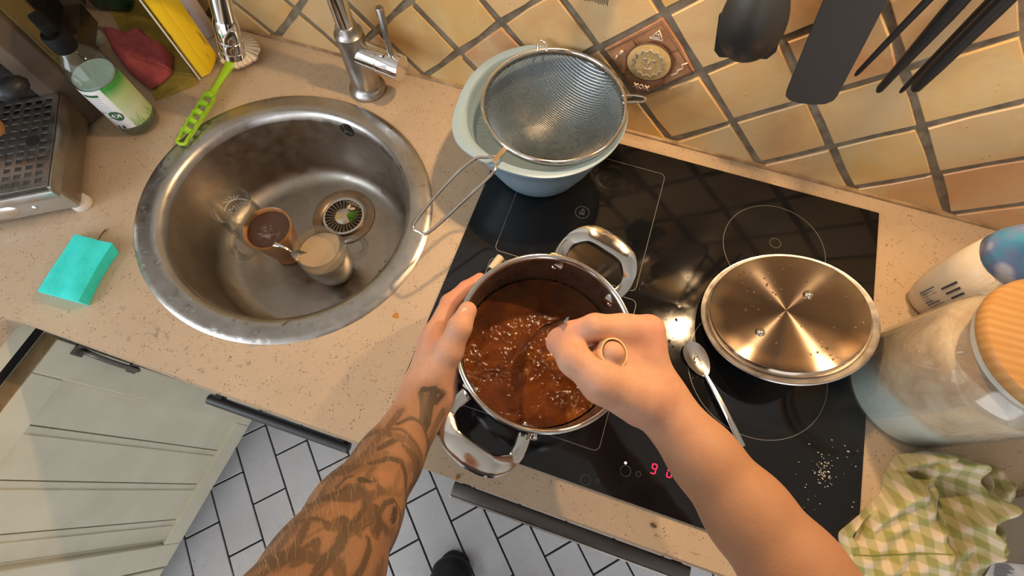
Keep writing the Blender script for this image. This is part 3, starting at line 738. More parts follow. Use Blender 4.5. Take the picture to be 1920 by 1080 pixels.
# crumbs and drops on the hob
cr = []
for k in range(95):
    u, v = rnd.gauss(1545, 9), rnd.gauss(885, 16)
    if k > 60: u, v = rnd.uniform(1480, 1610), rnd.uniform(820, 970)
    p = W(u, v, HZ); r = rnd.uniform(0.0003, 0.0008) * (1.7 if k % 17 == 0 else 1)
    cr.append(xf(ball(r, sub=1), Matrix.Translation((p.x, p.y, HZ + r * 0.5)) @ Matrix.Rotation(rnd.uniform(0, 3), 4, 'X') @ Matrix.Diagonal((1.5, 1, 0.8, 1))))
tag(obj('crumbs', join(*cr), mat('crumb', (0.62, 0.55, 0.42), 0.8)), 'pale crumbs scattered at the front right of the black hob', 'crumbs', kind='stuff')
dr = []
for u, v, r in [(1240, 607, .0035), (1180, 508, .003), (1193, 520, .002), (1207, 533, .004), (1196, 540, .003), (1268, 600, .002), (1276, 560, .0015), (1215, 575, .0015), (1255, 640, .002), (1262, 650, .0015), (1190, 570, .0012), (1230, 470, .0012), (1140, 300, .001), (1395, 780, .0012), (1290, 520, .001), (1300, 545, .001), (1500, 745, .0016), (1505, 760, .0014), (1535, 930, .0018), (1510, 955, .0016)]:
    p = W(u, v, HZ); dr.append(drop(p.x, p.y, HZ + 0.0001, r, 10, 1.3, u, 0.5))
for k in range(50):
    p = W(rnd.uniform(1100, 1640), rnd.uniform(320, 760), HZ)
    if HX0 < p.x < HX1 and HY0 < p.y < HY1: dr.append(drop(p.x, p.y, HZ + 0.0001, rnd.uniform(.0004, .0010)))
tag(obj('water_droplets', join(*dr), M['water'], smooth=True), 'water drops spattered over the black hob glass', 'water', kind='stuff')
# ------------------------------------------------------------------ pot
PC = Vector((-0.0191, -0.4308, 0.1367)); PN = Vector((0.095, -0.0757, 1.0)).normalized()
hdir = Vector((0.0120, 0.0, 0)) ; hdir = Vector((0.265, 0.964, 0.0))     # line through the two handles
PM = Matrix.Translation(PC) @ frame_z(PN, hdir).to_4x4()               # local z=0 at the rim, x towards the far handle
pot_root_loc = PM @ Vector((0, 0, -0.1205))
pot = thing('cooking_pot', 'stainless steel two-handled pot tilted in the left hand on the hob', 'pot', pot_root_loc, frame_z(PN, hdir))
T = Matrix.Translation((0, 0, 0.1205))
PR = 0.100
ps = metal_mat('pot_steel', (0.60, 0.585, 0.56), 0.16)
psi = metal_mat('pot_inner_steel', (0.58, 0.55, 0.51), 0.27, None, 0, (0.50, 0.46, 0.41))
obj('outer_wall', xf(lathe([(0.0, -0.1205), (0.085, -0.1205), (0.091, -0.118), (0.0945, -0.112), (0.0955, -0.10), (0.0955, -0.008), (0.0985, -0.003)], 72), T), ps, pot, smooth=40)
obj('rim', xf(lathe([(0.0985, -0.003), (0.1003, -0.0012), (0.1006, 0.0006), (0.0996, 0.0018), (0.0976, 0.0018), (0.0955, 0.0005), (0.0942, -0.003)], 96), T), M['steel'], pot, smooth=True, label='bright rolled rim')
obj('inner_wall', xf(lathe([(0.0942, -0.003), (0.0940, -0.10), (0.092, -0.110), (0.084, -0.1175), (0.0, -0.118)], 72), T), psi, pot, smooth=50)
def pot_handle(sgn):
    zc = -0.026; hw = 0.043
    path = [(0.0950, -hw + 0.004), (0.112, -hw), (0.126, -hw + 0.002), (0.1385, -hw + 0.012), (0.1435, -0.020), (0.1450, 0.0), (0.1435, 0.020), (0.1385, hw - 0.012), (0.126, hw - 0.002), (0.112, hw), (0.0950, hw - 0.004)]
    lift = [0, 0.002, 0.005, 0.010, 0.012, 0.0125, 0.012, 0.010, 0.005, 0.002, 0]
    pts = smooth_path([(sgn * x, y, zc + l) for (x, y), l in zip(path, lift)], 6)
    m_ = len(pts); R = []
    for i in range(m_):
        q = abs(i / (m_ - 1) - 0.5) * 2
        R.append(0.0088 + 0.0080 * (1 - min(1, q / 0.62)) ** 0.6 if q < 0.62 else 0.0088 + 0.0012 * (q - 0.62))
    sec = [(-0.34, -0.72), (-0.42, -0.5), (-0.42, 0.5), (-0.34, 0.72), (0, 0.86), (0.34, 0.72), (0.42, 0.5), (0.42, -0.5), (0.34, -0.72), (0, -0.86)]
    h = obj('handle', xf(tube(pts, R, sec=sec, up=(0, 0, 1)), T), M['steel'], pot, smooth=40, label='broad polished loop handle')
    for y in (-hw + 0.004, hw - 0.004):
        x0 = math.sqrt(0.0955 ** 2 - y * y)
        obj('mounting_plate', xf(box(0.008, 0.018, 0.022, (sgn * (x0 + 0.001), y, zc), 0.002), T), M['steel'], h, smooth=40)
    return h
pot_handle(1); pot_handle(-1)
for sgn in (1, -1):
    for y in (-0.039, 0.039):
        x0 = math.sqrt(0.0941 ** 2 - y * y); n_ = Vector((-sgn * x0, -y, 0)).normalized()
        obj('rivet', xf(lathe([(0.0052, -0.0004), (0.0046, 0.0018), (0.0028, 0.003), (0, 0.0034)], 16), T @ Matrix.Translation((sgn * x0, y, -0.026)) @ frame_z(n_, (0, 0, 1)).to_4x4()), M['steel'], pot, smooth=True)
bq = PM.inverted() @ W(998, 817, 0.105)
ba = math.atan2(bq.y, bq.x)
obj('bolt', xf(xf(lathe([(0.0035, 0.0), (0.0035, 0.006), (0.0055, 0.0065), (0.0055, 0.011), (0.0045, 0.012), (0, 0.0122)], 16), Matrix.Translation((0.0945 * math.cos(ba), 0.0945 * math.sin(ba), -0.018)) @ frame_z((math.cos(ba), math.sin(ba), 0.25), (0, 0, 1)).to_4x4()), T), M['steel'], pot, smooth=40)
# the liquid: level although the pot leans, rippled by the stirring
LZ = 0.070
axp = PC - PN * ((PC.z - LZ) / PN.z)
n_ = 170; R0 = 0.0936
xs = np.linspace(-R0, R0, n_)
X, Y = np.meshgrid(xs, xs, indexing='ij')
rr = np.sqrt(X * X + Y * Y)
ang = np.arctan2(Y, X)
swx = X * np.cos(1.5 * rr / R0) - Y * np.sin(1.5 * rr / R0); swy = X * np.sin(1.5 * rr / R0) + Y * np.cos(1.5 * rr / R0)
front = np.clip(0.55 - (Y - X * 0.25) / R0 * 0.6, 0.08, 1)
hgt = 0.0016 * (fbm(X * 50 + 9, Y * 50 + 5, 3, 1) - 0.5) + 0.0050 * front * (np.abs(fbm(swx * 150 + 30, swy * 150 + 40, 3, 5) - 0.5) * -2 + 0.4) * np.clip(fbm(X * 60 + 70, Y * 60 + 11, 2, 9) * 3.2 - 0.95, 0, 1)
hgt = np.where(rr > R0 * 0.97, hgt * 0.3, hgt)
V, idx, F = [], -np.ones((n_, n_), int), []
for i in range(n_):
    for j in range(n_):
        if rr[i, j] <= R0 * 1.001:
            idx[i, j] = len(V); V.append((axp.x + X[i, j], axp.y + Y[i, j], LZ + hgt[i, j]))
for i in range(n_ - 1):
    for j in range(n_ - 1):
        q = [idx[i, j], idx[i + 1, j], idx[i + 1, j + 1], idx[i, j + 1]]
        if min(q) >= 0: F.append(q)
ring0 = len(V)
liq = mat('brown_syrup', (0.12, 0.035, 0.006), 0.06, 0.0, IOR=1.33); nl = N(liq); v = nl.coord()
nz = nl.noise(v, 22, 5, 0.6, 1.6)
c = nl.ramp(nz, [(0.30, (0.060, 0.015, 0.002)), (0.52, (0.105, 0.028, 0.004)), (0.75, (0.155, 0.046, 0.006))])
c = nl.mix(nl.ramp(nl.noise(v, 9, 3, 0.5, 2.2), [(0.58, (0, 0, 0)), (0.74, (1, 1, 1))]), c, (0.22, 0.070, 0.008))
nl.color(c); nl.bump(nl.noise(v, 150, 3, 0.6, 0.6), 0.5, 0.0018)
tag(obj('syrup', (V, F), liq, smooth=True), 'glossy brown syrup bubbling inside the steel pot', 'syrup')
# scraps of food on the far rim
for k, (u, v_) in enumerate([(1040, 479), (1024, 481), (1005, 481)]):
    p = W(u, v_, 0.143)
    tag(obj('food_scrap', xf(ball(0.004 - 0.0007 * k, s=(1.5, 0.8, 0.5)), Matrix.Translation(p) @ Matrix.Rotation(k, 4, 'Z')), mat('ginger_scrap', (0.72, 0.58, 0.30), 0.5), smooth=True),
        ['largest pale scrap on the far rim of the pot', 'middle pale scrap on the far rim of the pot', 'small pale scrap at the left on the far pot rim'][k], 'scrap')
# peg-like stub behind the pot
st = thing('cork_stub', 'cream stub with dark tip lying on the hob behind the pot', 'stub', W(930, 492, 0.0047))
a_, b_ = W(921, 505, 0.011), W(939, 482, 0.011)
obj('stub', tube([a_, a_.lerp(b_, .5), b_], [0.0058, 0.0062, 0.006], 14), mat('cream_wood', (0.62, 0.50, 0.32), 0.5), st, world=True, smooth=40)
obj('tip', tube([a_ + (a_ - b_) * 0.45, a_ + (a_ - b_) * 0.02], [0.003, 0.0045], 10), M['black'], st, world=True, smooth=40)

# ------------------------------------------------------------------ lid, upside down
LC = Vector((0.2665, -0.2700, 0.0505)); LN = Vector((-0.3651, 0.2061, 1.0)).normalized()
lid = thing('pot_lid', 'upturned stainless steel pot lid leaning on the right hob zone', 'lid', LC, frame_z(LN, (1, 0, 0)))
lm = mat('brushed_lid_steel', (0.45, 0.36, 0.28), 0.27, 1.0); nl = N(lm)
tg = nl.new('ShaderNodeTangent', direction_type='RADIAL', axis='Z'); nl.link(tg.outputs[0], nl.b.inputs['Tangent'])
nl.b.inputs['Anisotropic'].default_value = 0.98; nl.b.inputs['Anisotropic Rotation'].default_value = 0.25
v = nl.coord()
nl.rough(nl.ramp(nl.noise(v, 12, 4), [(0.3, (0.17,) * 3), (0.8, (0.21,) * 3)]))
obj('plug', lathe([(0.0945, -0.004), (0.0940, 0.004), (0.0925, 0.0065), (0.0900, 0.0072), (0.070, 0.0062), (0.035, 0.0053), (0.0005, 0.005)], 96), lm, lid, smooth=30)
obj('flange', lathe([(0.0945, -0.004), (0.0955, -0.0035), (0.1010, -0.0030), (0.1035, -0.0020), (0.1042, -0.0035), (0.1030, -0.0052), (0.094, -0.0062), (0.0, -0.006)], 96), M['steel_satin'], lid, smooth=40, label='flat outer flange')
LI = lid.matrix_world.inverted()
def on_lid(u, v_):
    d = RX * ((u - 960) / F_PX) + RY * ((v_ - 540) / F_PX) + RZ
    c0 = LC + LN * 0.006; t = (c0 - CAM).dot(LN) / d.dot(LN); return LI @ (CAM + d * t)
r1, r2 = on_lid(1515, 552), on_lid(1425, 623)
for q in (r1, r2):
    obj('rivet', xf(lathe([(0.0062, -0.0005), (0.0058, 0.0018), (0.004, 0.0034), (0, 0.0042)], 20), Matrix.Translation((q.x, q.y, 0.0056))), M['steel'], lid, smooth=True)
hx = (r1 - r2); hx.z = 0; hx.normalize()
obj('handle', tube(smooth_path([hx * x + Vector((0, 0, z)) for x, z in [(-0.040, -0.006), (-0.038, -0.022), (-0.025, -0.036), (0, -0.039), (0.025, -0.036), (0.038, -0.022), (0.040, -0.006)]], 6), 0.0055, 12), M['steel'], lid, smooth=True)
dr = []
for k in range(60):
    a, q = rnd.uniform(0, 6.28), math.sqrt(rnd.random()) * 0.088
    if k > 34: q = rnd.uniform(0.02, 0.085); a = rnd.choice([2.3, -0.9]) + rnd.gauss(0, 0.12)
    dr.append(xf(drop(0, 0, 0, rnd.uniform(.0005, .0016), sx=rnd.uniform(1, 2), a=rnd.uniform(0, 3), h=.5), lid.matrix_world @ Matrix.Translation((q * math.cos(a), q * math.sin(a), 0.0052 + 0.002 * (q / 0.09) ** 2))))
tag(obj('water_droplets', join(*dr), M['water'], smooth=True), 'water droplets on the upturned pot lid', 'water', kind='stuff')

# ------------------------------------------------------------------ spoons
hs = M['steel_satin']
spoon('dessert_spoon', 'steel spoon lying on the hob between right arm and lid', W(1392, 838, 0.008), W(1290, 642, 0.009), (0, 0, 1), 0.050, 0.0155, hs, 0.0050)
dr = []
for k in range(16):
    p = W(1304 + rnd.gauss(0, 7), 672 + rnd.gauss(0, 11), 0.005); r = rnd.uniform(.0006, .0011)
    dr.append(xf(ball(r, sub=1), Matrix.Translation((p.x, p.y, 0.0062))))
tag(obj('coffee_specks', join(*dr), mat('dark_specks', (0.03, 0.02, 0.012), 0.4)), 'dark specks in the bowl of the steel spoon on the hob', 'specks', kind='stuff')
spoon('stirring_spoon', 'steel stirring spoon held in the right hand above the pot', W(1062, 600, 0.235), W(975, 655, 0.078), (-0.8, 0.25, 0.5), 0.052, 0.0165, M['steel'], 0.0042)

# ------------------------------------------------------------------ bowl and sieve
BC = Vector((-0.119, -0.111))
def bowl_f(a):
    d = math.atan2(math.sin(a - math.radians(222)), math.cos(a - math.radians(222)))
    return 1.0 + 0.13 * math.exp(-(d / 0.42) ** 2)
bowl = thing('mixing_bowl', 'pale blue mixing bowl with pouring lip at the back of the hob', 'bowl', (BC.x, BC.y, 0.0047))
bm_ = mat('pale_blue_plastic', (0.25, 0.355, 0.43), 0.30)
V, F, nA = [], [], 96
prof = [(0.0, 0.000), (0.060, 0.000), (0.066, 0.002), (0.071, 0.008), (0.084, 0.040), (0.097, 0.080), (0.106, 0.112), (0.1125, 0.118), (0.1125, 0.1205), (0.108, 0.1212), (0.1020, 0.1195), (0.0985, 0.114), (0.092, 0.080), (0.081, 0.040), (0.068, 0.010), (0.060, 0.004), (0.0, 0.004)]
wt = [0, 0, 0, 0, .10, .35, .8, 1.0, 1.0, 0.9, 0.6, .45, .2, .05, 0, 0, 0]
rings = []
for (r, z), w in zip(prof, wt):
    if r == 0: rings.append([len(V)]); V.append(Vector((0, 0, z))); continue
    ring = []
    for k in range(nA):
        a = 2 * math.pi * k / nA; q = r * 1.03 * (1 + (bowl_f(a) - 1) * w); ring.append(len(V)); V.append(Vector((q * math.cos(a), q * math.sin(a), z - 0.004 * w * (bowl_f(a) - 1) / 0.13)))
    rings.append(ring)
for A, B in zip(rings, rings[1:]):
    for k in range(nA):
        k2 = (k + 1) % nA
        if len(A) == 1: F.append([A[0], B[k2], B[k]])
        elif len(B) == 1: F.append([A[k], A[k2], B[0]])
        else: F.append([A[k], A[k2], B[k2], B[k]])
obj('bowl', (V, F), bm_, bowl, smooth=40)
SC = Vector((-0.1052, -0.1105, 0.1365)); SR = 0.0968
siev = thing('sieve', 'round wire mesh sieve resting on the pale blue bowl', 'sieve', SC)
wm = M['steel']
obj('hoop', lathe([(SR + 0.002, -0.001), (SR + 0.0024, 0.002), (SR, 0.0042), (SR - 0.0026, 0.002), (SR - 0.003, -0.007), (SR - 0.001, -0.0085), (SR + 0.001, -0.007)], 96, closed=True), wm, siev, smooth=True, label='bright rolled wire hoop')
DPT = 0.062; nW = 68; G = []
Vm, Fm = [], []
def dome(q): return -DPT * (1 - q * q) if q < 1 else 0.0
for axis in (0, 1):
    for k in range(1, nW):
        c = -SR + 2 * SR * k / nW; half = math.sqrt(max(SR * SR - c * c, 0)) * 0.998
        ns = max(4, int(34 * half / SR)); b0 = len(Vm)
        for s in range(ns + 1):
            t = -half + 2 * half * s / ns; q = math.hypot(c, t) / SR
            z = dome(min(q, 1)) - 0.002 + (0.00025 if axis else -0.00025)
            w = 0.00043
            for dx, dz in ((-w, -w * 0.6), (w, -w * 0.6), (0, w)):
                Vm.append((c + dx, t, z + dz) if axis == 0 else (t, c + dx, z + dz))
        for s in range(ns):
            for e_ in range(3):
                f = [b0 + s * 3 + e_, b0 + s * 3 + (e_ + 1) % 3, b0 + s * 3 + 3 + (e_ + 1) % 3, b0 + s * 3 + 3 + e_]
                Fm.append(f if axis == 0 else f[::-1])
mesh_m = metal_mat('sieve_wire', (0.33, 0.32, 0.31), 0.26)
rz = Matrix.Rotation(math.radians(-18), 4, 'Z')
obj('wire_mesh', xf((Vm, Fm), rz), mesh_m, siev, kind='stuff')
def up3(u, v_, z): return W(u, v_, z)
hz = 0.1355
hpts = [up3(944, 284, hz), up3(928, 302, hz), up3(926, 322, hz - .001), up3(872, 374, hz - .010), up3(806, 434, 0.108), up3(786, 434, 0.106), up3(777, 418, 0.106), up3(836, 346, hz - .009), up3(886, 300, hz - .001), up3(914, 295, hz), up3(934, 292, hz)]
obj('handle', tube(smooth_path(hpts, 6), 0.0021, 10), wm, siev, world=True, smooth=True, label='long wire loop handle')
obj('handle_clip', tube(smooth_path([up3(950, 276, hz + .001), up3(938, 290, hz + .001), up3(927, 303, hz + .001)], 4), 0.0032, 10, sec=[(-.4, -1), (-.4, 1), (.4, 1), (.4, -1)], up=(0, 0, 1)), wm, siev, world=True)
def ear(pts): obj('rest_ear', tube(smooth_path(pts, 6), 0.0017, 9), wm, siev, world=True, smooth=True, label='small wire rest loop')
ez_ = 0.1375
ear([up3(1166, 180, ez_), up3(1188, 179, ez_), up3(1206, 182, ez_ - .001), up3(1211, 187, ez_ - .002), up3(1204, 191, ez_ - .001), up3(1188, 191, ez_), up3(1167, 193, ez_)])
ear([up3(1008, 97, ez_), up3(1008, 85, ez_ + .004), up3(1013, 77, ez_ + .006), up3(1019, 77, ez_ + .006), up3(1024, 84, ez_ + .004), up3(1026, 97, ez_)])
def WY(u, v, y):
    d = RX * ((u - 960) / F_PX) + RY * ((v - 540) / F_PX) + RZ
    return CAM + d * ((y - CAM.y) / d.y)

# ------------------------------------------------------------------ storage jar
JC = Vector((0.4555, -0.3005))
jar = thing('storage_jar', 'large glass storage jar of flour with bamboo lid at right', 'jar', (JC.x, JC.y, 0.0002))
jg = thin_glass('jar_glass', (0.97, 0.99, 0.98), 3.0, 0.02, 0.05, 0.08, 0.6)
obj('glass_body', lathe([(0.0, 0.0), (0.0765, 0.0), (0.0780, 0.001), (0.0785, 0.004), (0.0785, 0.140), (0.0775, 0.155), (0.0735, 0.170), (0.0690, 0.178), (0.0675, 0.184), (0.0690, 0.190), (0.0690, 0.192), (0.0655, 0.192), (0.0645, 0.184), (0.0665, 0.176), (0.0712, 0.168), (0.0752, 0.154), (0.0762, 0.140), (0.0762, 0.004), (0.0750, 0.002), (0.0, 0.002)], 72), jg, jar, smooth=45)
wood = mat('bamboo', (0.6, 0.35, 0.12), 0.42); n = N(wood); v = n.coord('Object', (1, 1, 1))
wv = n.new('ShaderNodeTexWave', wave_type='BANDS', bands_direction='Y'); n.val(wv, Scale=38, Distortion=2.2, Detail=3); wv.inputs['Detail Scale'].default_value = 1.5
n.link(n.coord('Object', (0.25, 1, 1)), wv.inputs['Vector'])
c = n.ramp(wv.outputs[0], [(0.0, (0.41, 0.215, 0.07)), (0.5, (0.445, 0.245, 0.083)), (1.0, (0.49, 0.28, 0.10))])
c = n.mix(n.ramp(n.noise(n.coord('Object', (6, 60, 60)), 2.0, 4), [(0.4, (0, 0, 0)), (0.75, (1, 1, 1))]), c, (0.42, 0.21, 0.06)); n.color(c)
jl = obj('lid', xf(lathe([(0.0, 0.1925), (0.0715, 0.1925), (0.0722, 0.194), (0.0722, 0.203), (0.0700, 0.2065), (0.0, 0.2075)], 72), Matrix.Rotation(0.45, 4, 'Z')), wood, jar, smooth=40, label='round bamboo lid')
obj('seal', lathe([(0.0645, 0.180), (0.0662, 0.181), (0.0662, 0.1924), (0.0645, 0.1924)], 64, closed=True), mat('clear_silicone', (0.7, 0.68, 0.62), 0.35), jl, smooth=40)
fl = mat('flour', (0.7, 0.6, 0.48), 0.95); n = N(fl); v = n.coord()
sx = n.new('ShaderNodeSeparateXYZ'); n.link(v, sx.inputs[0])
edge = n.math('ADD', n.math('MULTIPLY', sx.outputs[2], 1.0), n.math('MULTIPLY', n.noise(v, 22, 4, 0.6), 0.035))
edge = n.math('ADD', edge, n.math('MULTIPLY', sx.outputs[1], 0.55))
edge = n.math('ADD', edge, n.math('MULTIPLY', sx.outputs[0], 0.25))
beige = n.ramp(n.noise(v, 30, 5, 0.65, 0.5), [(0.34, (0.60, 0.40, 0.25)), (0.52, (0.74, 0.55, 0.38)), (0.72, (0.84, 0.72, 0.53))])
c = n.mix(n.ramp(n.math('MULTIPLY', edge, 10.0), [(0.36, (0, 0, 0)), (0.50, (1, 1, 1))]), (0.78, 0.83, 0.76), beige)
n.color(c); n.bump(n.noise(v, 40, 5, 0.7), 0.6, 0.004)
V, F = lathe([(0.0, 0.0026), (0.0740, 0.0026), (0.0755, 0.005), (0.0755, 0.138), (0.0738, 0.150), (0.066, 0.160), (0.045, 0.166), (0.0, 0.170)], 64)
V = [p + Vector((0, 0, 0.008 * math.sin(p.x * 60 + 1) * math.cos(p.y * 55))) * (1 if p.z > 0.152 else 0) for p in V]
tag(obj('flour', xf((V, F), Matrix.Translation((0, 0, 0))), fl, None, smooth=40, loc=(JC.x, JC.y, 0.0002)), 'lumpy beige and white flour filling the big glass jar', 'flour', kind='stuff')

# ------------------------------------------------------------------ sugar bag behind the jar
BG = Vector((0.4820, -0.1600))
bag = thing('sugar_bag', 'clear plastic bag of white sugar with barcode and blue printed top behind the jar', 'bag', (BG.x, BG.y, 0.0002))
film = mat('milky_film', (0.74, 0.66, 0.52), 0.22, 0.0, Transmission_Weight=0.25, IOR=1.3); n = N(film); n.bump(n.noise(n.coord('Object', (1, 1, 0.4)), 45, 4, 0.6), 0.5, 0.004)
blue = mat('blue_print', (0.2, 0.3, 0.55), 0.35); n = N(blue); v = n.coord()
c = n.ramp(n.voro(v, 38, out=0), [(0.25, (0.50, 0.55, 0.66)), (0.45, (0.16, 0.24, 0.46)), (0.8, (0.05, 0.30, 0.48))]); n.color(c)
def sect(z, a, b, n_=36, wob=0.0):
    return [Vector((a * math.copysign(abs(math.cos(t)) ** 0.85, math.cos(t)) * (1 + wob * math.sin(5 * t + z * 80)), b * math.copysign(abs(math.sin(t)) ** 0.85, math.sin(t)) * (1 + wob * math.cos(4 * t + z * 60)), z)) for t in [2 * math.pi * k / n_ for k in range(n_)]]
def loft(secs, cap=True):
    V, F = [], []; n_ = len(secs[0])
    for s in secs: V += s
    for i in range(len(secs) - 1):
        for k in range(n_): F.append([i * n_ + k, i * n_ + (k + 1) % n_, (i + 1) * n_ + (k + 1) % n_, (i + 1) * n_ + k])
    if cap: F.append(list(range(n_))[::-1]); F.append([(len(secs) - 1) * n_ + k for k in range(n_)])
    return V, F
rb = Matrix.Rotation(0.5, 4, 'Z')
obj('film', xf(loft([sect(0, .026, .018), sect(.006, .034, .025, wob=.02), sect(.02, .038, .030, wob=.03), sect(.05, .043, .036, wob=.03), sect(.085, .045, .038, wob=.03), sect(.138, .046, .039, wob=.03)]), rb), film, bag, smooth=True)
obj('printed_top', xf(loft([sect(.138, .0462, .0392, wob=.03), sect(.155, .047, .038, wob=.04), sect(.175, .048, .030, wob=.04), sect(.192, .050, .014, wob=.05), sect(.205, .052, .003)]), rb), blue, bag, smooth=True, label='blue patterned printed top')
ba = math.radians(-132)
def bag_r(z): return 0.0428 + 0.05 * (z - 0.03)
pr, pb = [], []
for k in range(11):
    w = rnd.choice([.0006, .0011, .0016]); pr.append(xf(box(w, 0.018, 0.0003, (0.0026 * k - 0.013, 0, 0)), Matrix.Identity(4)))
for k in range(4): pb.append(box(0.0018, 0.018 - 0.002 * (k % 3), 0.0003, (0.0052 * k - 0.008, 0, 0)))
def on_bag(g, z): return [Vector(((bag_r(z) + p.z) * math.cos(ba + p.x / 0.042), (bag_r(z) + p.z) * math.sin(ba + p.x / 0.042), z + p.y)) for p in g[0]], g[1]
obj('barcode', on_bag(xf(join(*pr), Matrix.Scale(1.35, 4)), 0.050), mat('print_grey', (0.12, 0.13, 0.17), 0.5), bag, label='dark grey barcode')
obj('print', on_bag(xf(join(*pb), Matrix.Scale(1.35, 4)), 0.084), mat('print_black', (0.05, 0.05, 0.06), 0.5), bag, label='black printed bars')

# ------------------------------------------------------------------ tea towel
def tw(u, v, z=0.02): p = W(u, v, z); return np.array((p.x, p.y))
outline = np.array([tw(*p) for p in [(1586, 1000), (1604, 985), (1640, 955), (1672, 925), (1676, 890), (1692, 864), (1702, 850), (1745, 843), (1790, 846), (1812, 866), (1850, 866), (1890, 872), (1916, 900), (1912, 925), (1890, 955), (1872, 985), (1884, 1030), (1880, 1062), (1850, 1095), (1760, 1130), (1640, 1110), (1590, 1045)]])
TC = tw(1745, 975)
nA, nR = 220, 64
cl = np.vstack([outline, outline[:1]]); seg = np.cumsum(np.r_[0, np.linalg.norm(np.diff(cl, axis=0), axis=1)])
tt = np.linspace(0, seg[-1], nA, endpoint=False); ol = np.stack([np.interp(tt, seg, cl[:, k]) for k in range(2)], 1)
ker = np.array([1, 2, 3, 2, 1]) / 9.0
ol = np.stack([sum(ker[q] * np.roll(ol[:, k], q - 2) for q in range(5)) for k in range(2)], 1)
qs = np.linspace(0, 1, nR + 1)[:, None, None] ** 0.8
Pxy = TC + (ol[None] - TC) * qs
def seg_dist(P, poly):
    poly = np.array([tw(*p, 0.03) for p in poly]); best = np.full(P.shape[:-1], 9.0)
    for a, b in zip(poly[:-1], poly[1:]):
        ab = b - a; t = np.clip(((P - a) @ ab) / (ab @ ab), 0, 1); best = np.minimum(best, np.linalg.norm(P - (a + t[..., None] * ab), axis=-1))
    return best
H = 0.014 + 0.010 * fbm(Pxy[..., 0] * 28 + 3, Pxy[..., 1] * 28 + 60, 3, 3)
for poly, amp, wd in [([(1705, 868), (1745, 853), (1785, 858), (1788, 876), (1750, 884)], 0.026, .009),
                      ([(1752, 866), (1790, 884), (1822, 920), (1836, 952), (1826, 985), (1850, 1015), (1862, 1045)], 0.024, .0065),
                      ([(1834, 880), (1840, 935), (1842, 965), (1868, 1008), (1882, 1036)], 0.018, .006),
                      ([(1680, 892), (1722, 935), (1752, 1000), (1770, 1060)], 0.018, .014),
                      ([(1655, 960), (1700, 930)], 0.010, .010), ([(1600, 1000), (1640, 965), (1670, 930)], 0.012, .008), ([(1870, 880), (1890, 920), (1862, 960)], 0.012, .014),
                      ([(1782, 905), (1794, 960), (1800, 1000), (1786, 1030)], -0.013, .008), ([(1690, 905), (1655, 960), (1625, 1010)], -0.016, .005),
                      ([(1815, 880), (1832, 925)], -0.012, .006), ([(1700, 880), (1745, 893), (1765, 890)], -0.012, .005), ([(1852, 990), (1868, 1030)], -0.010, .004)]:
    H = H + amp * np.exp(-(seg_dist(Pxy, poly) / wd) ** 2)
H = H + 0.0022 * np.sin((Pxy[..., 0] * 0.8 - Pxy[..., 1] * 0.6) * 330 + 5 * fbm(Pxy[..., 0] * 20, Pxy[..., 1] * 20, 2, 8))
edge = np.clip((1 - qs[..., 0] ** 7), 0, 1) ** 0.5
H = 0.014 + (H - 0.014) * 1.35
H = np.maximum(H, 0.003) * (0.16 + 0.84 * edge) + 0.001
V = [(Pxy[i, k, 0], Pxy[i, k, 1], H[i, k]) for i in range(nR + 1) for k in range(nA)]
V += [(ol[k, 0], ol[k, 1], 0.0004) for k in range(nA)]
F = []
for i in range(nR + 1):
    for k in range(nA):
        F.append([i * nA + k, (i + 1) * nA + k, (i + 1) * nA + (k + 1) % nA, i * nA + (k + 1) % nA])
towel_m = mat('gingham_cotton', (0.6, 0.5, 0.3), 0.95); n = N(towel_m)
uvn = n.new('ShaderNodeUVMap', uv_map='weave'); sp = n.new('ShaderNodeSeparateXYZ'); n.link(uvn.outputs[0], sp.inputs[0])
def stripe(s):
    f = n.math('FRACT', s); f = n.math('ABSOLUTE', n.math('SUBTRACT', f, 0.5)); return n.ramp(f, [(0.20, (0, 0, 0)), (0.29, (1, 1, 1))])
su, sv = stripe(sp.outputs[0]), stripe(sp.outputs[1])
gn = n.ramp(n.noise(n.coord(), 18, 4), [(0.3, (0.29, 0.285, 0.075)), (0.7, (0.33, 0.31, 0.10))])
mid, wht = (0.47, 0.41, 0.19), (0.66, 0.54, 0.38)
c = n.mix(su, n.mix(sv, wht, mid), n.mix(sv, mid, gn)); n.color(c)
n.b.inputs['Sheen Weight'].default_value = 0.25
n.bump(n.noise(n.coord(), 900, 2), 0.3, 0.0006)
tow = obj('tea_towel', (V, F), towel_m, smooth=True)
tag(tow, 'rumpled green and white gingham tea towel beside the hob', 'towel')
uv = tow.data.uv_layers.new(name='weave'); a = math.radians(17)
co = np.zeros(len(tow.data.vertices) * 3); tow.data.vertices.foreach_get('co', co); co = co.reshape(-1, 3)
gx, gy = co[:, 0] - TC[0], co[:, 1] - TC[1]
U = (gx * math.cos(a) + gy * math.sin(a)) / 0.0205 + co[:, 2] * 22 + 0.7 * fbm(gx * 14 + 5, gy * 14 + 9, 2, 21)
Vv = (-gx * math.sin(a) + gy * math.cos(a)) / 0.0205 + co[:, 2] * 26 + 0.7 * fbm(gx * 14 + 50, gy * 14 + 90, 2, 22)
li = np.zeros(len(tow.data.loops), int); tow.data.loops.foreach_get('vertex_index', li)
uv.data.foreach_set('uv', np.stack([U[li], Vv[li]], 1).ravel())
hem = [tw(*p, 0.02) for p in [(1606, 1042), (1660, 1040), (1720, 1036), (1780, 1032)]]
hp = []
for p in smooth_path([(q[0], q[1], 0) for q in hem], 8):
    i = np.argmin((co[:, 0] - p.x) ** 2 + (co[:, 1] - p.y) ** 2 - (co[:, 2] > 0.004) * 1.0); hp.append((p.x, p.y, co[i, 2] + 0.0004))
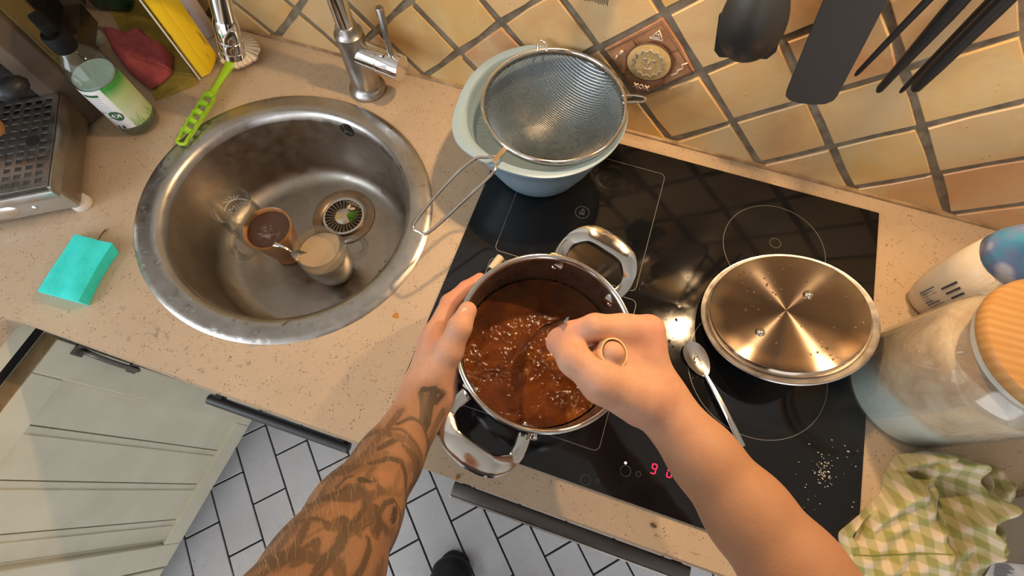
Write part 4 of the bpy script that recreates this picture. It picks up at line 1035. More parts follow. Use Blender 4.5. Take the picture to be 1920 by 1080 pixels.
obj('hem_stitching', tube(hp, 0.0007, 6), mat('green_thread', (0.20, 0.22, 0.05), 0.9), tow, smooth=True)

# ------------------------------------------------------------------ wrapped pack in the corner
pk = [W(1855, 935), W(1990, 900), W(2010, 1120), W(1835, 1085)]
pack = thing('wrapped_pack', 'plastic wrapped pack with printed white label beside the tea towel', 'pack', (pk[0].x, pk[0].y, 0.0002))
obj('wrapper', prism([(p.x - pk[0].x, p.y - pk[0].y) for p in pk[::-1]], 0.0, 0.012, 0.004, 3), noisy('brown_film', (0.24, 0.19, 0.13), (0.32, 0.26, 0.19), 25, 0.25, 0.3, 0.003), pack, smooth=50)
lw = [W(1862, 1052, .0125), W(1985, 1066, .0125), W(1985, 1110, .0125), W(1845, 1084, .0125)]
obj('label', prism([(p.x, p.y) for p in lw[::-1]], 0.0122, 0.0127), mat('label_paper', (0.62, 0.63, 0.64), 0.5), pack, world=True, label='white printed paper label')
G = []
e0, f0 = lw[1] - lw[0], lw[3] - lw[0]
for k in range(7):
    q0 = lw[0] + e0 * (0.05 + 0.01 * k) + f0 * (0.12 + 0.11 * k); q1 = q0 + e0 * (0.20 + 0.12 * ((k * 37) % 5) / 5); G.append(tube([(q0.x, q0.y, .0128), (q1.x, q1.y, .0128)], 0.0008, 4))
obj('print', join(*G), mat('label_ink', (0.25, 0.25, 0.28), 0.6), pack, world=True)

# ------------------------------------------------------------------ sponge and odd bits on the worktop
def hexa(top, bot, nu=10, nv=12, nw=4, fn=None):
    V, F, ix = [], [], {}
    def pt(i, j, k):
        key = (i, j, k)
        if key not in ix:
            s, t, q = i / nu, j / nv, k / nw
            b = [bot[m_].lerp(top[m_], q) for m_ in range(4)]
            p = b[0].lerp(b[1], s).lerp(b[3].lerp(b[2], s), t)
            if fn: p = fn(p, s, t, q)
            ix[key] = len(V); V.append(p)
        return ix[key]
    for i in range(nu):
        for j in range(nv):
            F.append([pt(i, j, nw), pt(i + 1, j, nw), pt(i + 1, j + 1, nw), pt(i, j + 1, nw)]); F.append([pt(i, j, 0), pt(i, j + 1, 0), pt(i + 1, j + 1, 0), pt(i + 1, j, 0)])
    for k in range(nw):
        for i in range(nu):
            F.append([pt(i, 0, k), pt(i + 1, 0, k), pt(i + 1, 0, k + 1), pt(i, 0, k + 1)]); F.append([pt(i, nv, k), pt(i, nv, k + 1), pt(i + 1, nv, k + 1), pt(i + 1, nv, k)])
        for j in range(nv):
            F.append([pt(0, j, k), pt(0, j, k + 1), pt(0, j + 1, k + 1), pt(0, j + 1, k)]); F.append([pt(nu, j, k), pt(nu, j + 1, k), pt(nu, j + 1, k + 1), pt(nu, j, k + 1)])
    return V, F
top = [W(69, 545, .019), W(146, 565, .019), W(211, 456, .019), W(136, 438, .019)]
bot = [W(74, 548, .0006), W(167, 573, .0006), W(223, 474, .0006), W(141, 444, .0006)]
def sfn(p, s, t, q):
    o = Vector(p); o.x += 0.004 * math.sin(t * math.pi) * (s - 0.25) * -1.2; o.z += 0.0012 * math.sin(s * 9 + t * 5) * q
    e_ = min(s, 1 - s, t, 1 - t)
    if e_ < 1e-6 and q > 0.9: o.z -= 0.0012
    return o
spm = mat('turquoise_foam', (0.03, 0.60, 0.53), 0.9); n = N(spm); v = n.coord()
n.color(n.ramp(n.noise(v, 60, 4, 0.7), [(0.3, (0.025, 0.64, 0.58)), (0.7, (0.05, 0.73, 0.66))])); n.bump(n.voro(v, 520), 0.4, 0.0008)
sg = hexa(top, bot, fn=sfn)
sp_o = obj('sponge', sg, spm, smooth=55)
tag(sp_o, 'turquoise cleaning sponge lying on the worktop left of the sink', 'sponge')
tg_ = [W(186, 446, .002), W(192, 437, .003), W(198, 429, .002)]
tag(obj('twig', join(tube(tg_, [.0007, .0008, .0004], 6), tube([tg_[1], W(205, 428, .004)], [.0007, .0003], 5), tube([tg_[0], tg_[0] + Vector((-.002, -.005, -.001))], [.0007, .0004], 5)), mat('rusty_brown', (0.16, 0.05, 0.02), 0.7), smooth=True), 'tiny brown dried twig behind the turquoise sponge', 'twig')
p = W(742, 592)
tag(obj('syrup_drip', drop(p.x, p.y, 0.0003, 0.0042, 14, 1.1, 0.4, 0.2), mat('amber_syrup', (0.45, 0.18, 0.03), 0.08), smooth=True), 'amber syrup drip on the worktop between sink and left hand', 'drip')
for (u, v_, lab) in [(856, 895, 'orange crumb on the worktop edge below the near pot handle'), (938, 884, 'small orange crumb on the worktop beside the near pot handle'), (1225, 985, 'brown crumb on the worktop in front of the red display')]:
    p = W(u, v_); tag(obj('crumb', xf(ball(0.0026, s=(1.6, 0.8, 0.45)), Matrix.Translation((p.x, p.y, 0.0012)) @ Matrix.Rotation(u, 4, 'Z')), mat('orange_crumb', (0.42, 0.20, 0.05) if u < 1000 else (0.10, 0.05, 0.02), 0.7), smooth=True), lab, 'crumb')

# ------------------------------------------------------------------ dish brush
gm = mat('lime_plastic', (0.33, 0.58, 0.02), 0.35)
P0, P1 = W(434, 118, .018), W(343, 262, .010)
ax = (P1 - P0); L = ax.length; ax.normalize(); sd = Vector((0, 0, 1)).cross(ax).normalized(); upv = ax.cross(sd) * -1 if ax.cross(sd).z < 0 else ax.cross(sd)
brush = thing('dish_brush', 'lime green dish brush with white bristles lying under the tap spout', 'brush', (P0.x, P0.y, 0.0))
def at(s, x, z=0.0): return P0 + ax * (s * L) + sd * x + upv * z
obj('shaft', tube(smooth_path([at(-0.10, 0, .004), at(0, 0), at(0.12, 0), at(0.30, 0), at(0.44, 0)], 6), [0.0095] * 4 + [0.0085] * 5 + list(np.linspace(0.0072, 0.0050, 10)) + list(np.linspace(0.0050, 0.0075, 6)), sec=[(-.5, -.9), (-.62, 0), (-.5, .9), (0, 1.1), (.5, .9), (.62, 0), (.5, -.9), (0, -1.1)], up=(0, 0, 1)), gm, brush, world=True, smooth=True)
wf = 0.0092
rails = []
for s_ in (-1, 1): rails.append(tube([at(0.42, s_ * 0.0055), at(0.48, s_ * wf), at(0.70, s_ * wf), at(0.93, s_ * wf * 0.9), at(0.985, s_ * wf * 0.75)], 0.0016, sec=[(-1.6, -1), (-1.6, 1), (1.6, 1), (1.6, -1)], up=tuple(upv)))
obj('side_rails', join(*rails), gm, brush, world=True)
for k in range(5):
    s_ = 0.455 + 0.112 * k
    obj('cross_bar', tube([at(s_, -wf * 0.8, .001), at(s_ - 0.010, 0, .0035), at(s_, wf * 0.8, .001)], 0.0032, sec=[(-1.6, -1), (-1.6, 1), (1.6, 1), (1.6, -1)], up=tuple(upv)), gm, brush, world=True)
obj('hook', tube(smooth_path([at(0.985, -wf * .75), at(1.03, -wf * 0.85), at(1.05, -0.001), at(1.035, wf * .8), at(0.985, wf * .75)], 5), 0.0028, 10), gm, brush, world=True, smooth=True)
hc = at(-0.17, 0, 0.006)
obj('head', xf(lathe([(0.0, -0.006), (0.009, -0.006), (0.011, -0.002), (0.011, 0.003), (0.009, 0.005), (0, 0.006)], 28), Matrix.Translation(hc) @ frame_z(upv, ax).to_4x4()), gm, brush, world=True, smooth=40)
bw = mat('cream_bristle', (0.72, 0.58, 0.42), 0.7)
for k in range(22):
    a = 2 * math.pi * k / 22
    if -0.5 < math.cos(a) and False: continue
    d = (sd * math.sin(a) - ax * math.cos(a)); base = hc + d * 0.007 - upv * 0.0
    tip = hc + d * (0.033 + rnd.uniform(-.002, .002)) - upv * (0.010); tip.z = max(tip.z, 0.003)
    obj('bristle_tuft', tube([base, base.lerp(tip, .6) + Vector((0, 0, .002)), tip], [0.0020, 0.0040, 0.0052], 8), bw, brush, world=True, smooth=40)

# ------------------------------------------------------------------ cleaning bottle
BO = Vector((-0.7700, -0.2455))
bot_ = thing('spray_bottle', 'clear cleaning spray bottle with green label and black head', 'bottle', (BO.x, BO.y, 0.0002))
pet = thin_glass('clear_pet', (0.93, 0.96, 0.94), 4.0, 0.03, 0.0, 0.035, 0.4)
obj('body', lathe([(0.0, 0.0), (0.026, 0.0), (0.0305, 0.003), (0.0315, 0.009), (0.0315, 0.105), (0.031, 0.116), (0.0285, 0.130), (0.023, 0.141), (0.0165, 0.148), (0.0135, 0.151), (0.0132, 0.158), (0.012, 0.158), (0.012, 0.151), (0.0155, 0.1465), (0.022, 0.139), (0.0272, 0.129), (0.0297, 0.115), (0.0302, 0.105), (0.0302, 0.009), (0.0, 0.004)], 48), pet, bot_, smooth=True)
lqd = mat('pale_detergent', (0.36, 0.46, 0.42), 0.08, 0.0); n = N(lqd); sx_ = n.new('ShaderNodeSeparateXYZ'); n.link(n.coord(), sx_.inputs[0])
n.color(n.mix(n.ramp(n.math('MULTIPLY', sx_.outputs[2], 10), [(0.15, (0, 0, 0)), (0.35, (1, 1, 1))]), (0.02, 0.06, 0.025), (0.33, 0.42, 0.39)))
tag(obj('detergent', lathe([(0.0, 0.0045), (0.0295, 0.0095), (0.0298, 0.1045), (0.0, 0.1048)], 40), lqd, smooth=40, loc=(BO.x, BO.y, 0.0002)), 'greyish detergent standing in the clear spray bottle', 'detergent')
hdm = mat('black_trigger', (0.004, 0.004, 0.004), 0.7, 0.0, Specular_IOR_Level=0.2)
tp = obj('spray_head', join(lathe([(0.0, 0.175), (0.0150, 0.175), (0.0165, 0.172), (0.0165, 0.153), (0.0155, 0.151), (0.0, 0.151)][::-1], 32), xf(box(0.036, 0.017, 0.016, (-0.006, 0, 0.186), 0.004), Matrix.Rotation(math.radians(-25), 4, 'Z')), xf(box(0.012, 0.014, 0.014, (0, 0, 0.177), 0.002), Matrix.Identity(4))), hdm, bot_, smooth=40, label='black screw cap and spray head')
obj('trigger', xf(tube(smooth_path([(-0.020, 0, 0.182), (-0.028, 0, 0.165), (-0.027, 0, 0.150), (-0.033, 0, 0.138)], 4), 0.0045, 8), Matrix.Rotation(math.radians(-25), 4, 'Z')), hdm, tp, smooth=True)
def grid_patch(w, h, nx=14, ny=6, z=0.0): 
    V = [Vector((-w / 2 + w * i / nx, -h / 2 + h * j / ny, z)) for j in range(ny + 1) for i in range(nx + 1)]
    return V, [[j * (nx + 1) + i, j * (nx + 1) + i + 1, (j + 1) * (nx + 1) + i + 1, (j + 1) * (nx + 1) + i] for j in range(ny) for i in range(nx)]
BR = 0.0317; aw = math.radians(-78); ag = math.radians(-8)
gl_ = mat('green_label', (0.3, 0.5, 0.2), 0.4); n = N(gl_); v = n.coord(); sx_ = n.new('ShaderNodeSeparateXYZ'); n.link(v, sx_.inputs[0])
zf = n.math('MULTIPLY', sx_.outputs[2], 10.0)
c = n.ramp(zf, [(0.18, (0.42, 0.58, 0.22)), (0.45, (0.56, 0.62, 0.42)), (0.78, (0.42, 0.55, 0.26)), (0.95, (0.05, 0.30, 0.05))])
lf = n.noise(n.coord('Object', (60, 60, 14)), 3.5, 3, 0.5, 1.5)
c = n.mix(n.math('MULTIPLY', n.ramp(lf, [(0.5, (0, 0, 0)), (0.6, (1, 1, 1))]), n.ramp(zf, [(0.2, (1, 1, 1)), (0.5, (0, 0, 0))])), c, (0.10, 0.30, 0.06)); n.color(c)
obj('front_label', cyl_patch(grid_patch(0.062, 0.078), BR, ag, 0.062, ), gl_, bot_, smooth=True, label='green leafy front label')
wl = mat('white_label', (0.72, 0.72, 0.70), 0.5)
lbl = obj('back_label', cyl_patch(grid_patch(0.040, 0.078, z=0.0001), BR, aw, 0.062), wl, bot_, smooth=True, label='white text label')
G = []
for k in range(17):
    if 8 <= k <= 11: continue
    G.append(cyl_patch(grid_patch(0.026 - 0.006 * ((k * 29) % 5) / 5, 0.0011, 8, 1, 0.0003), BR, aw - 0.05, 0.086 - 0.0040 * k))
obj('fine_print', join(*G), mat('fine_print', (0.38, 0.38, 0.38), 0.6), lbl)
def disc(r, z, n_=28): return [Vector((0, 0, z))] + [Vector((r * math.cos(2 * math.pi * k / n_), r * math.sin(2 * math.pi * k / n_), z)) for k in range(n_)], [[0, 1 + k, 1 + (k + 1) % n_] for k in range(n_)]
dg = mat('label_dark_green', (0.03, 0.10, 0.04), 0.5)
obj('label_box', cyl_patch(grid_patch(0.022, 0.0045, 8, 1, 0.0004), BR, aw, 0.0915), dg, lbl)
obj('label_badge', cyl_patch(disc(0.0098, 0.0004), BR, aw + 0.25, 0.050), dg, lbl)
ring = [Vector((0.0068 * math.cos(t) * q, 0.0068 * math.sin(t) * q, 0.0004)) for q in (1.0, 0.86) for t in [2 * math.pi * k / 28 for k in range(28)]]
obj('label_ring', cyl_patch((ring, [[k, (k + 1) % 28, 28 + (k + 1) % 28, 28 + k] for k in range(28)]), BR, aw - 0.20, 0.050), dg, lbl)
obj('label_badge_text', cyl_patch(text_geo('4X', 0.0125), BR + 0.0006, aw + 0.25, 0.050), mat('label_white', (0.8, 0.85, 0.8), 0.5), lbl, label='white 4X on the round green badge')
obj('label_symbol', cyl_patch(join(grid_patch(0.005, 0.006, 3, 1, 0.0004), xf(grid_patch(0.005, 0.006, 3, 1, 0.0004), Matrix.Translation((-0.008, 0, 0)))), BR, aw + 0.10, 0.026), mat('label_black', (0.03, 0.03, 0.03), 0.5), lbl)

# ------------------------------------------------------------------ yellow bottle, tube, cloths and packs at the back left
ym = mat('yellow_plastic', (0.80, 0.50, 0.015), 0.30); n = N(ym); v = n.coord('Object', (1, 1, 0.35))
n.color(n.mix(n.ramp(n.noise(v, 60, 3, 0.5), [(0.62, (0, 0, 0)), (0.72, (1, 1, 1))]), n.ramp(n.noise(v, 12, 3), [(0.3, (0.86, 0.60, 0.012)), (0.7, (0.92, 0.70, 0.03))]), (0.45, 0.30, 0.03)))
ya, yb_, yc = W(378, 152), W(399, 138), W(412, 106)
yroot = thing('yellow_bottle', 'tall flat yellow plastic bottle standing behind the green brush', 'bottle', (yb_.x, yb_.y, 0.0002))
q = [Vector((p.x, p.y)) for p in (ya, yb_, yc)]; q.append(q[0] + (q[2] - q[1]))
obj('body', prism([(p.x - yb_.x, p.y - yb_.y) for p in q], 0.0, 0.235, 0.0045, 3), ym, yroot, smooth=50)
dq = (q[0] - q[1]).normalized(); nq = Vector((-dq.y, dq.x)); 
if nq.dot(q[1] - q[2]) < 0: nq = -nq
pm_ = Vector((q[0].x - yb_.x, q[0].y - yb_.y))
obj('white_seam', tube([(pm_.x + dq.x * 0.0006, pm_.y + dq.y * 0.0006, 0.004), (pm_.x + dq.x * 0.0006, pm_.y + dq.y * 0.0006, 0.232)], 0.0014, 6), mat('seam_white', (0.75, 0.72, 0.6), 0.5), yroot)
cpos = (q[0] + q[2]) / 2
obj('cap', xf(lathe([(0.0, 0.0), (0.011, 0.0), (0.011, 0.025), (0.009, 0.028), (0, 0.028)], 24), Matrix.Translation((cpos.x - yb_.x, cpos.y - yb_.y, 0.2352))), mat('yellow_cap', (0.75, 0.42, 0.01), 0.4), yroot, smooth=40)
tb = W(388, 62)
troot = thing('white_tube', 'off-white bottle with dark cap standing behind the yellow bottle', 'bottle', (tb.x, tb.y, 0.0002))
obj('body', loft([sect(0, .016, .012), sect(.004, .019, .014), sect(.085, .019, .014), sect(.095, .014, .012)]), mat('pinkish_white', (0.55, 0.46, 0.42), 0.4), troot, smooth=40)
obj('cap', lathe([(0.0105, 0.095), (0.013, 0.096), (0.013, 0.14), (0.011, 0.143), (0, 0.143)], 24), mat('navy_cap', (0.02, 0.02, 0.04), 0.4), troot, smooth=40, label='dark cap')
obj('red_emblem', [(lambda g: cyl_patch(g, 0.0165, math.radians(-75), 0.055))(xf((ring, [[k, (k + 1) % 28, 28 + (k + 1) % 28, 28 + k] for k in range(28)]), Matrix.Diagonal((0.8, 1, 1, 1))))][0], mat('emblem_red', (0.45, 0.06, 0.04), 0.5), troot)
# olive cleaning cloth flat on the worktop
ct = [W(371, 155, .004), W(290, 186, .004), W(205, 20, .004), W(278, 0, .004)]
def cfn(p, s, t, q):
    o = Vector(p); o.z += 0.0035 * math.sin(s * 5 + t * 7) * q + 0.002 * q * math.cos(t * 11)
    return o
tag(obj('cleaning_cloth', hexa(ct, [Vector((p.x, p.y, 0.0005)) for p in ct], 16, 16, 1, cfn), noisy('olive_cloth', (0.26, 0.19, 0.025), (0.34, 0.25, 0.045), 60, 0.95, 0.3, 0.001), smooth=50), 'olive yellow cleaning cloth spread flat under the pink cloth', 'cloth')
# pink cloth, folded and heaped
pcs = np.array([[W(u, v_, .03).x, W(u, v_, .03).y] for u, v_ in [(264, 148), (226, 118), (206, 92), (198, 63), (228, 66), (240, 70), (272, 60), (282, 72), (308, 82), (306, 116), (288, 133)]])
pc0 = pcs.mean(0); cl = np.vstack([pcs, pcs[:1]]); seg = np.cumsum(np.r_[0, np.linalg.norm(np.diff(cl, axis=0), axis=1)]); tt = np.linspace(0, seg[-1], 90, endpoint=False)
ol = np.stack([np.interp(tt, seg, cl[:, k]) for k in range(2)], 1)
V, F = [], []; nq_ = 16
for i in range(nq_ + 1):
    qv = i / nq_
    for k in range(90):
        x, y = pc0 + (ol[k] - pc0) * qv
        back = (y - pc0[1]) * 0.4 - (x - pc0[0]) * 0.2
        h = 0.020 + back + 0.012 * fbm(np.array(x * 25), np.array(y * 25), 2, 4)
        V.append((x, y, max(0.008, float(h)) * math.sqrt(max(0.0, 1 - qv ** 8)) * 1.15 + 0.006))
V += [(ol[k][0], ol[k][1], 0.0055) for k in range(90)]
for i in range(nq_ + 1):
    for k in range(90): F.append([i * 90 + k, (i + 1) * 90 + k, (i + 1) * 90 + (k + 1) % 90, i * 90 + (k + 1) % 90])
tag(obj('pink_cloth', (V, F), noisy('pink_microfibre', (0.32, 0.06, 0.07), (0.40, 0.085, 0.09), 120, 0.95, 0.4, 0.001), smooth=60), 'dusty pink cloth folded in a heap on the olive cloth', 'cloth')
# green pack and grey board behind
gp = W(245, 20)
tag(obj('scourer_pack', xf(box(0.07, 0.02, 0.16, (0, 0, 0.08), 0.006, 3), Matrix.Translation((-0.965, -0.035, 0.0055)) @ Matrix.Rotation(0.25, 4, 'Z')), noisy('green_crinkle', (0.006, 0.05, 0.035), (0.03, 0.13, 0.09), 35, 0.25, 0.8, 0.004), smooth=40), 'dark green crinkled pack leaning behind the pink cloth', 'pack')
tag(obj('chopping_board', xf(box(0.20, 0.012, 0.26, (-0.1, 0, 0.13), 0.003), Matrix.Translation((-1.02, -0.045, 0.0055)) @ Matrix.Rotation(0.5, 4, 'Z') @ Matrix.Rotation(-0.06, 4, 'X')), noisy('grey_board', (0.13, 0.115, 0.10), (0.17, 0.15, 0.13), 20, 0.5), smooth=40), 'grey board standing on edge beside the green pack', 'board')

# ------------------------------------------------------------------ espresso machine (only its right end is in view)
EM = thing('espresso_machine', 'steel espresso machine with perforated drip tray at far left', 'coffee machine', (-0.746, -0.421, 0.0), Matrix.Rotation(math.radians(32.1), 3, 'Z'))
ts = M['tray_steel']; Wd = 0.30
obj('base_body', join(box2((-Wd, 0.012, 0.012), (-0.002, 0.40, 0.052), 0.002)), M['brown_steel'], EM, smooth=30)
obj('front_panel', box2((-Wd, 0.004, 0.014), (-0.002, 0.012, 0.050), 0.001), ts, EM)
obj('screw', xf(lathe([(0.0, 0.002), (0.003, 0.0018), (0.0042, 0.0)][::-1], 16), Matrix.Translation((-0.052, 0.004, 0.030)) @ frame_z((0, -1, 0.0), (1, 0, 0)).to_4x4()), M['steel'], EM, smooth=True)
obj('drawer_pull', xf(lathe([(0.0, 0.003), (0.030, 0.0025), (0.034, 0.0)][::-1], 32), Matrix.Translation((-0.115, 0.004, 0.032)) @ frame_z((0, -1, 0.0), (1, 0, 0)).to_4x4() @ Matrix.Diagonal((1.25, 0.5, 1, 1))), M['steel'], EM, smooth=True)
tr = obj('drip_tray', join(box2((-Wd, -0.006, 0.0525), (0.002, 0.000, 0.068), 0.001), box2((-0.003, 0.0, 0.0525), (0.002, 0.172, 0.071), 0.0008), box2((-Wd, 0.0, 0.0522), (-0.003, 0.172, 0.0535))), ts, EM, smooth=30)
# perforated grate with real holes
nx_, ny_ = 18, 12; cw_, ch_ = 0.0148, 0.01345; hx_, hy_ = 0.0092, 0.0084
V, F = [], []; x1 = -0.006
xsg, ysg = [0.0], [0.0]
xe = [-0.001, x1]; ye = [0.002, 0.008]
gxs = [-0.0005]; gys = [0.001]
for k in range(nx_): a = -0.0085 - k * cw_; gxs += [a, a - hx_]
gxs.append(gxs[-1] - 0.004)
for k in range(ny_): a = 0.0085 + k * ch_; gys += [a, a + hy_]
gys.append(0.171)
vid = {}
def gv(i, j):
    if (i, j) not in vid: vid[(i, j)] = len(V); V.append(Vector((gxs[i], gys[j], 0.0722)))
    return vid[(i, j)]
for i in range(len(gxs) - 1):
    for j in range(len(gys) - 1):
        kx, ky = (i - 1) // 2, (j - 1) // 2
        hole = i % 2 == 1 and j % 2 == 1
        if hole and kx in (1,) and ky in (5, 6): hole = False
        if not hole: F.append([gv(i, j), gv(i, j + 1), gv(i + 1, j + 1), gv(i + 1, j)])
bm = bmesh.new(); vs = [bm.verts.new(v) for v in V]
for f in F: bm.faces.new([vs[k] for k in f])
bmesh.ops.recalc_face_normals(bm, faces=bm.faces)
if bm.faces[0].normal.z < 0: bmesh.ops.reverse_faces(bm, faces=bm.faces)
r = bmesh.ops.extrude_face_region(bm, geom=bm.faces[:]); bmesh.ops.translate(bm, vec=(0, 0, 0.0012), verts=[e for e in r['geom'] if isinstance(e, bmesh.types.BMVert)])
bmesh.ops.recalc_face_normals(bm, faces=bm.faces)
gr = obj('grate', bm, ts, EM, label='perforated steel grate')
obj('finger_hole', xf(lathe([(0.0095, 0.0), (0.0, 0.0001)], 28), Matrix.Translation((gxs[3] - hx_ / 2, (gys[11] + gys[14]) / 2, 0.0737))), M['dark_hole'], gr)
hsm = noisy('dark_steel_panel', (0.022, 0.020, 0.018), (0.04, 0.036, 0.032), 60, 0.8); hsm.node_tree.nodes['Principled BSDF'].inputs['Specular IOR Level'].default_value = 0.12
obj('housing', box2((-Wd, 0.176, 0.012), (-0.03, 0.40, 0.36), 0.004), hsm, EM, smooth=30)
obj('corner_column', prism([(-0.0295, 0.173), (-0.006, 0.173), (0.0156, 0.192), (0.0156, 0.26), (-0.0295, 0.26)], 0.004, 0.36, 0.001), mat('brown_lacquer', (0.115, 0.085, 0.06), 0.6, 0.0, Specular_IOR_Level=0.15), EM, smooth=30, label='brownish steel corner column')
obj('column_edge', box2((0.0157, 0.20, 0.02), (0.019, 0.25, 0.36), 0.001), mat('olive_edge', (0.16, 0.13, 0.05), 0.5), EM)
for x, y in ((-0.012, 0.018), (-0.27, 0.018), (-0.012, 0.37), (-0.27, 0.37)):
    obj('foot', xf(lathe([(0.0, 0.0003), (0.0135, 0.0003), (0.0145, 0.003), (0.0135, 0.0118), (0.0, 0.0119)], 28), Matrix.Translation((x + 0.004, y, 0))), M['white_plastic'], EM, smooth=40, label='off-white round foot')
kp = W(22, 166, 0.120)
obj('steam_knob', xf(ball(0.016, s=(1.0, 1.5, 0.9)), Matrix.Translation(kp) @ Matrix.Rotation(math.radians(-20), 4, 'Z')), M['black'], EM, world=True, smooth=True)
wp_ = W(-22, 240, 0.115)
pf = obj('portafilter', xf(lathe([(0.0, -0.012), (0.033, -0.012), (0.035, 0.0), (0.035, 0.012), (0.0, 0.012)], 32), Matrix.Translation((-0.20, 0.10, 0.120))), M['steel'], EM, smooth=40)
obj('wooden_handle', tube(smooth_path([EM.matrix_world @ Vector((-0.165, 0.10, 0.120)), wp_.lerp(EM.matrix_world @ Vector((-0.165, 0.10, 0.12)), .5), wp_ + Vector((0.012, 0.006, 0.0))], 6), [0.008] * 4 + list(np.linspace(0.011, 0.0145, 8)) + [0.010], 16), noisy('orange_wood', (0.36, 0.16, 0.05), (0.45, 0.22, 0.07), 40, 0.4), pf, world=True, smooth=True)

# ------------------------------------------------------------------ utensils hanging on the tiles
RZ_ = 0.50
rail = thing('utensil_rail', 'steel rail on the tiled wall above the hanging utensils', 'rail', (0.15, -0.045, RZ_))
obj('bar', tube([(-0.12, -0.045, RZ_), (0.62, -0.045, RZ_)], 0.006, 14), M['steel_satin'], rail, world=True, smooth=40)
for x in (-0.08, 0.56): obj('bracket', tube([(x, -0.0095, RZ_), (x, -0.045, RZ_)], 0.005, 10), M['steel_satin'], rail, world=True, smooth=40)
def hang(pb, lean):      # point on the rail the tool hangs from
    return Vector((pb.x + lean, -0.052, RZ_))
bk = M['black_nylon']
# turner behind the serving spoon
b0 = WY(1398, 108, -0.036); lean = -0.055
t_ = hang(b0, -0.080); d_ = (t_ - b0).normalized(); s_ = Vector((1, 0, 0)); s_ = (s_ - d_ * s_.dot(d_)).normalized(); nn = s_.cross(d_)
fr = Matrix.Translation(b0) @ Matrix((s_, d_, -nn)).transposed().to_4x4()
tn = thing('slotted_turner', 'black nylon turner with clipped corners behind the serving spoon', 'turner', b0)
obj('blade', xf(prism([(-0.030, 0.0), (0.024, -0.001), (0.032, 0.010), (0.034, 0.06), (0.020, 0.085), (-0.016, 0.085), (-0.036, 0.06), (-0.037, 0.010)], -0.0012, 0.0012, 0.0006, 1), fr), bk, tn, world=True)
obj('handle', tube([b0 + d_ * 0.08, b0 + d_ * 0.14, b0 + d_ * (t_ - b0).length], [0.009, 0.006, 0.008], 12), bk, tn, world=True, smooth=40)
b1 = WY(1392, 118, -0.078); t1 = hang(b1, lean); t1.y = -0.060
d1 = (t1 - b1).normalized(); s1 = Vector((1, 0, 0)); s1 = (s1 - d1 * s1.dot(d1)).normalized(); n1 = s1.cross(d1)
if n1.y > 0: n1 = -n1
ss = thing('serving_spoon', 'large black nylon serving spoon hanging on the tiles', 'spoon', b1)
V, F = [], []; nr, na = 12, 36; c0 = b1 + d1 * 0.052
for lay, off in ((0, 0.0), (1, -0.0022)):
    for i in range(nr + 1):
        q = i / nr
        for j in range(na):
            a = 2 * math.pi * j / na; wy = 0.0335 * (1 + 0.10 * -math.sin(a))
            V.append(c0 + d1 * (q * 0.052 * math.sin(a)) + s1 * (q * wy * math.cos(a)) + n1 * (0.017 * (1 - q * q) + off))
    b_ = lay * (nr + 1) * na
    for i in range(nr):
        for j in range(na):
            f = [b_ + i * na + j, b_ + i * na + (j + 1) % na, b_ + (i + 1) * na + (j + 1) % na, b_ + (i + 1) * na + j]; F.append(f if lay == 0 else f[::-1])
b0_, b1_ = nr * na, (nr + 1) * na + nr * na
for j in range(na): F.append([b0_ + j, b0_ + (j + 1) % na, b1_ + (j + 1) % na, b1_ + j])
obj('bowl', (V, F), bk, ss, world=True, smooth=60)
obj('handle', tube([b1 + d1 * 0.098, b1 + d1 * 0.14, b1 + d1 * (t1 - b1).length], [0.009, 0.0065, 0.008], 12), bk, ss, world=True, smooth=40)
# broad spatula
b2 = WY(1513, 193, -0.060); u2 = WY(1612, -20, -0.060); d2 = (u2 - b2).normalized(); L2 = (RZ_ - b2.z) / d2.z
s2 = Vector((1, 0, 0)); s2 = (s2 - d2 * s2.dot(d2)).normalized(); n2 = s2.cross(d2); fr = Matrix.Translation(b2) @ Matrix((s2, d2, -n2)).transposed().to_4x4()
spt = thing('spatula', 'long flat charcoal spatula with rounded end hanging on the tiles', 'spatula', b2)
w2 = 0.0275
obj('blade', xf(prism([(-w2 * .72, 0.002), (-w2 * .3, -0.001), (w2 * .3, -0.001), (w2 * .72, 0.002), (w2 * .95, 0.008), (w2, 0.016), (w2 * 1.0, 0.09), (w2 * 0.98, 0.16), (w2 * .5, 0.19), (-w2 * .5, 0.19), (-w2 * 0.98, 0.16), (-w2 * 1.0, 0.09), (-w2, 0.016), (-w2 * .95, 0.008)], -0.0016, 0.0016, 0.0008, 1), fr), mat('charcoal_nylon', (0.035, 0.033, 0.031), 0.5), spt, world=True)
obj('handle', tube([b2 + d2 * 0.185, b2 + d2 * 0.23, b2 + d2 * L2], [0.010, 0.0075, 0.008], 12), bk, spt, world=True, smooth=40)
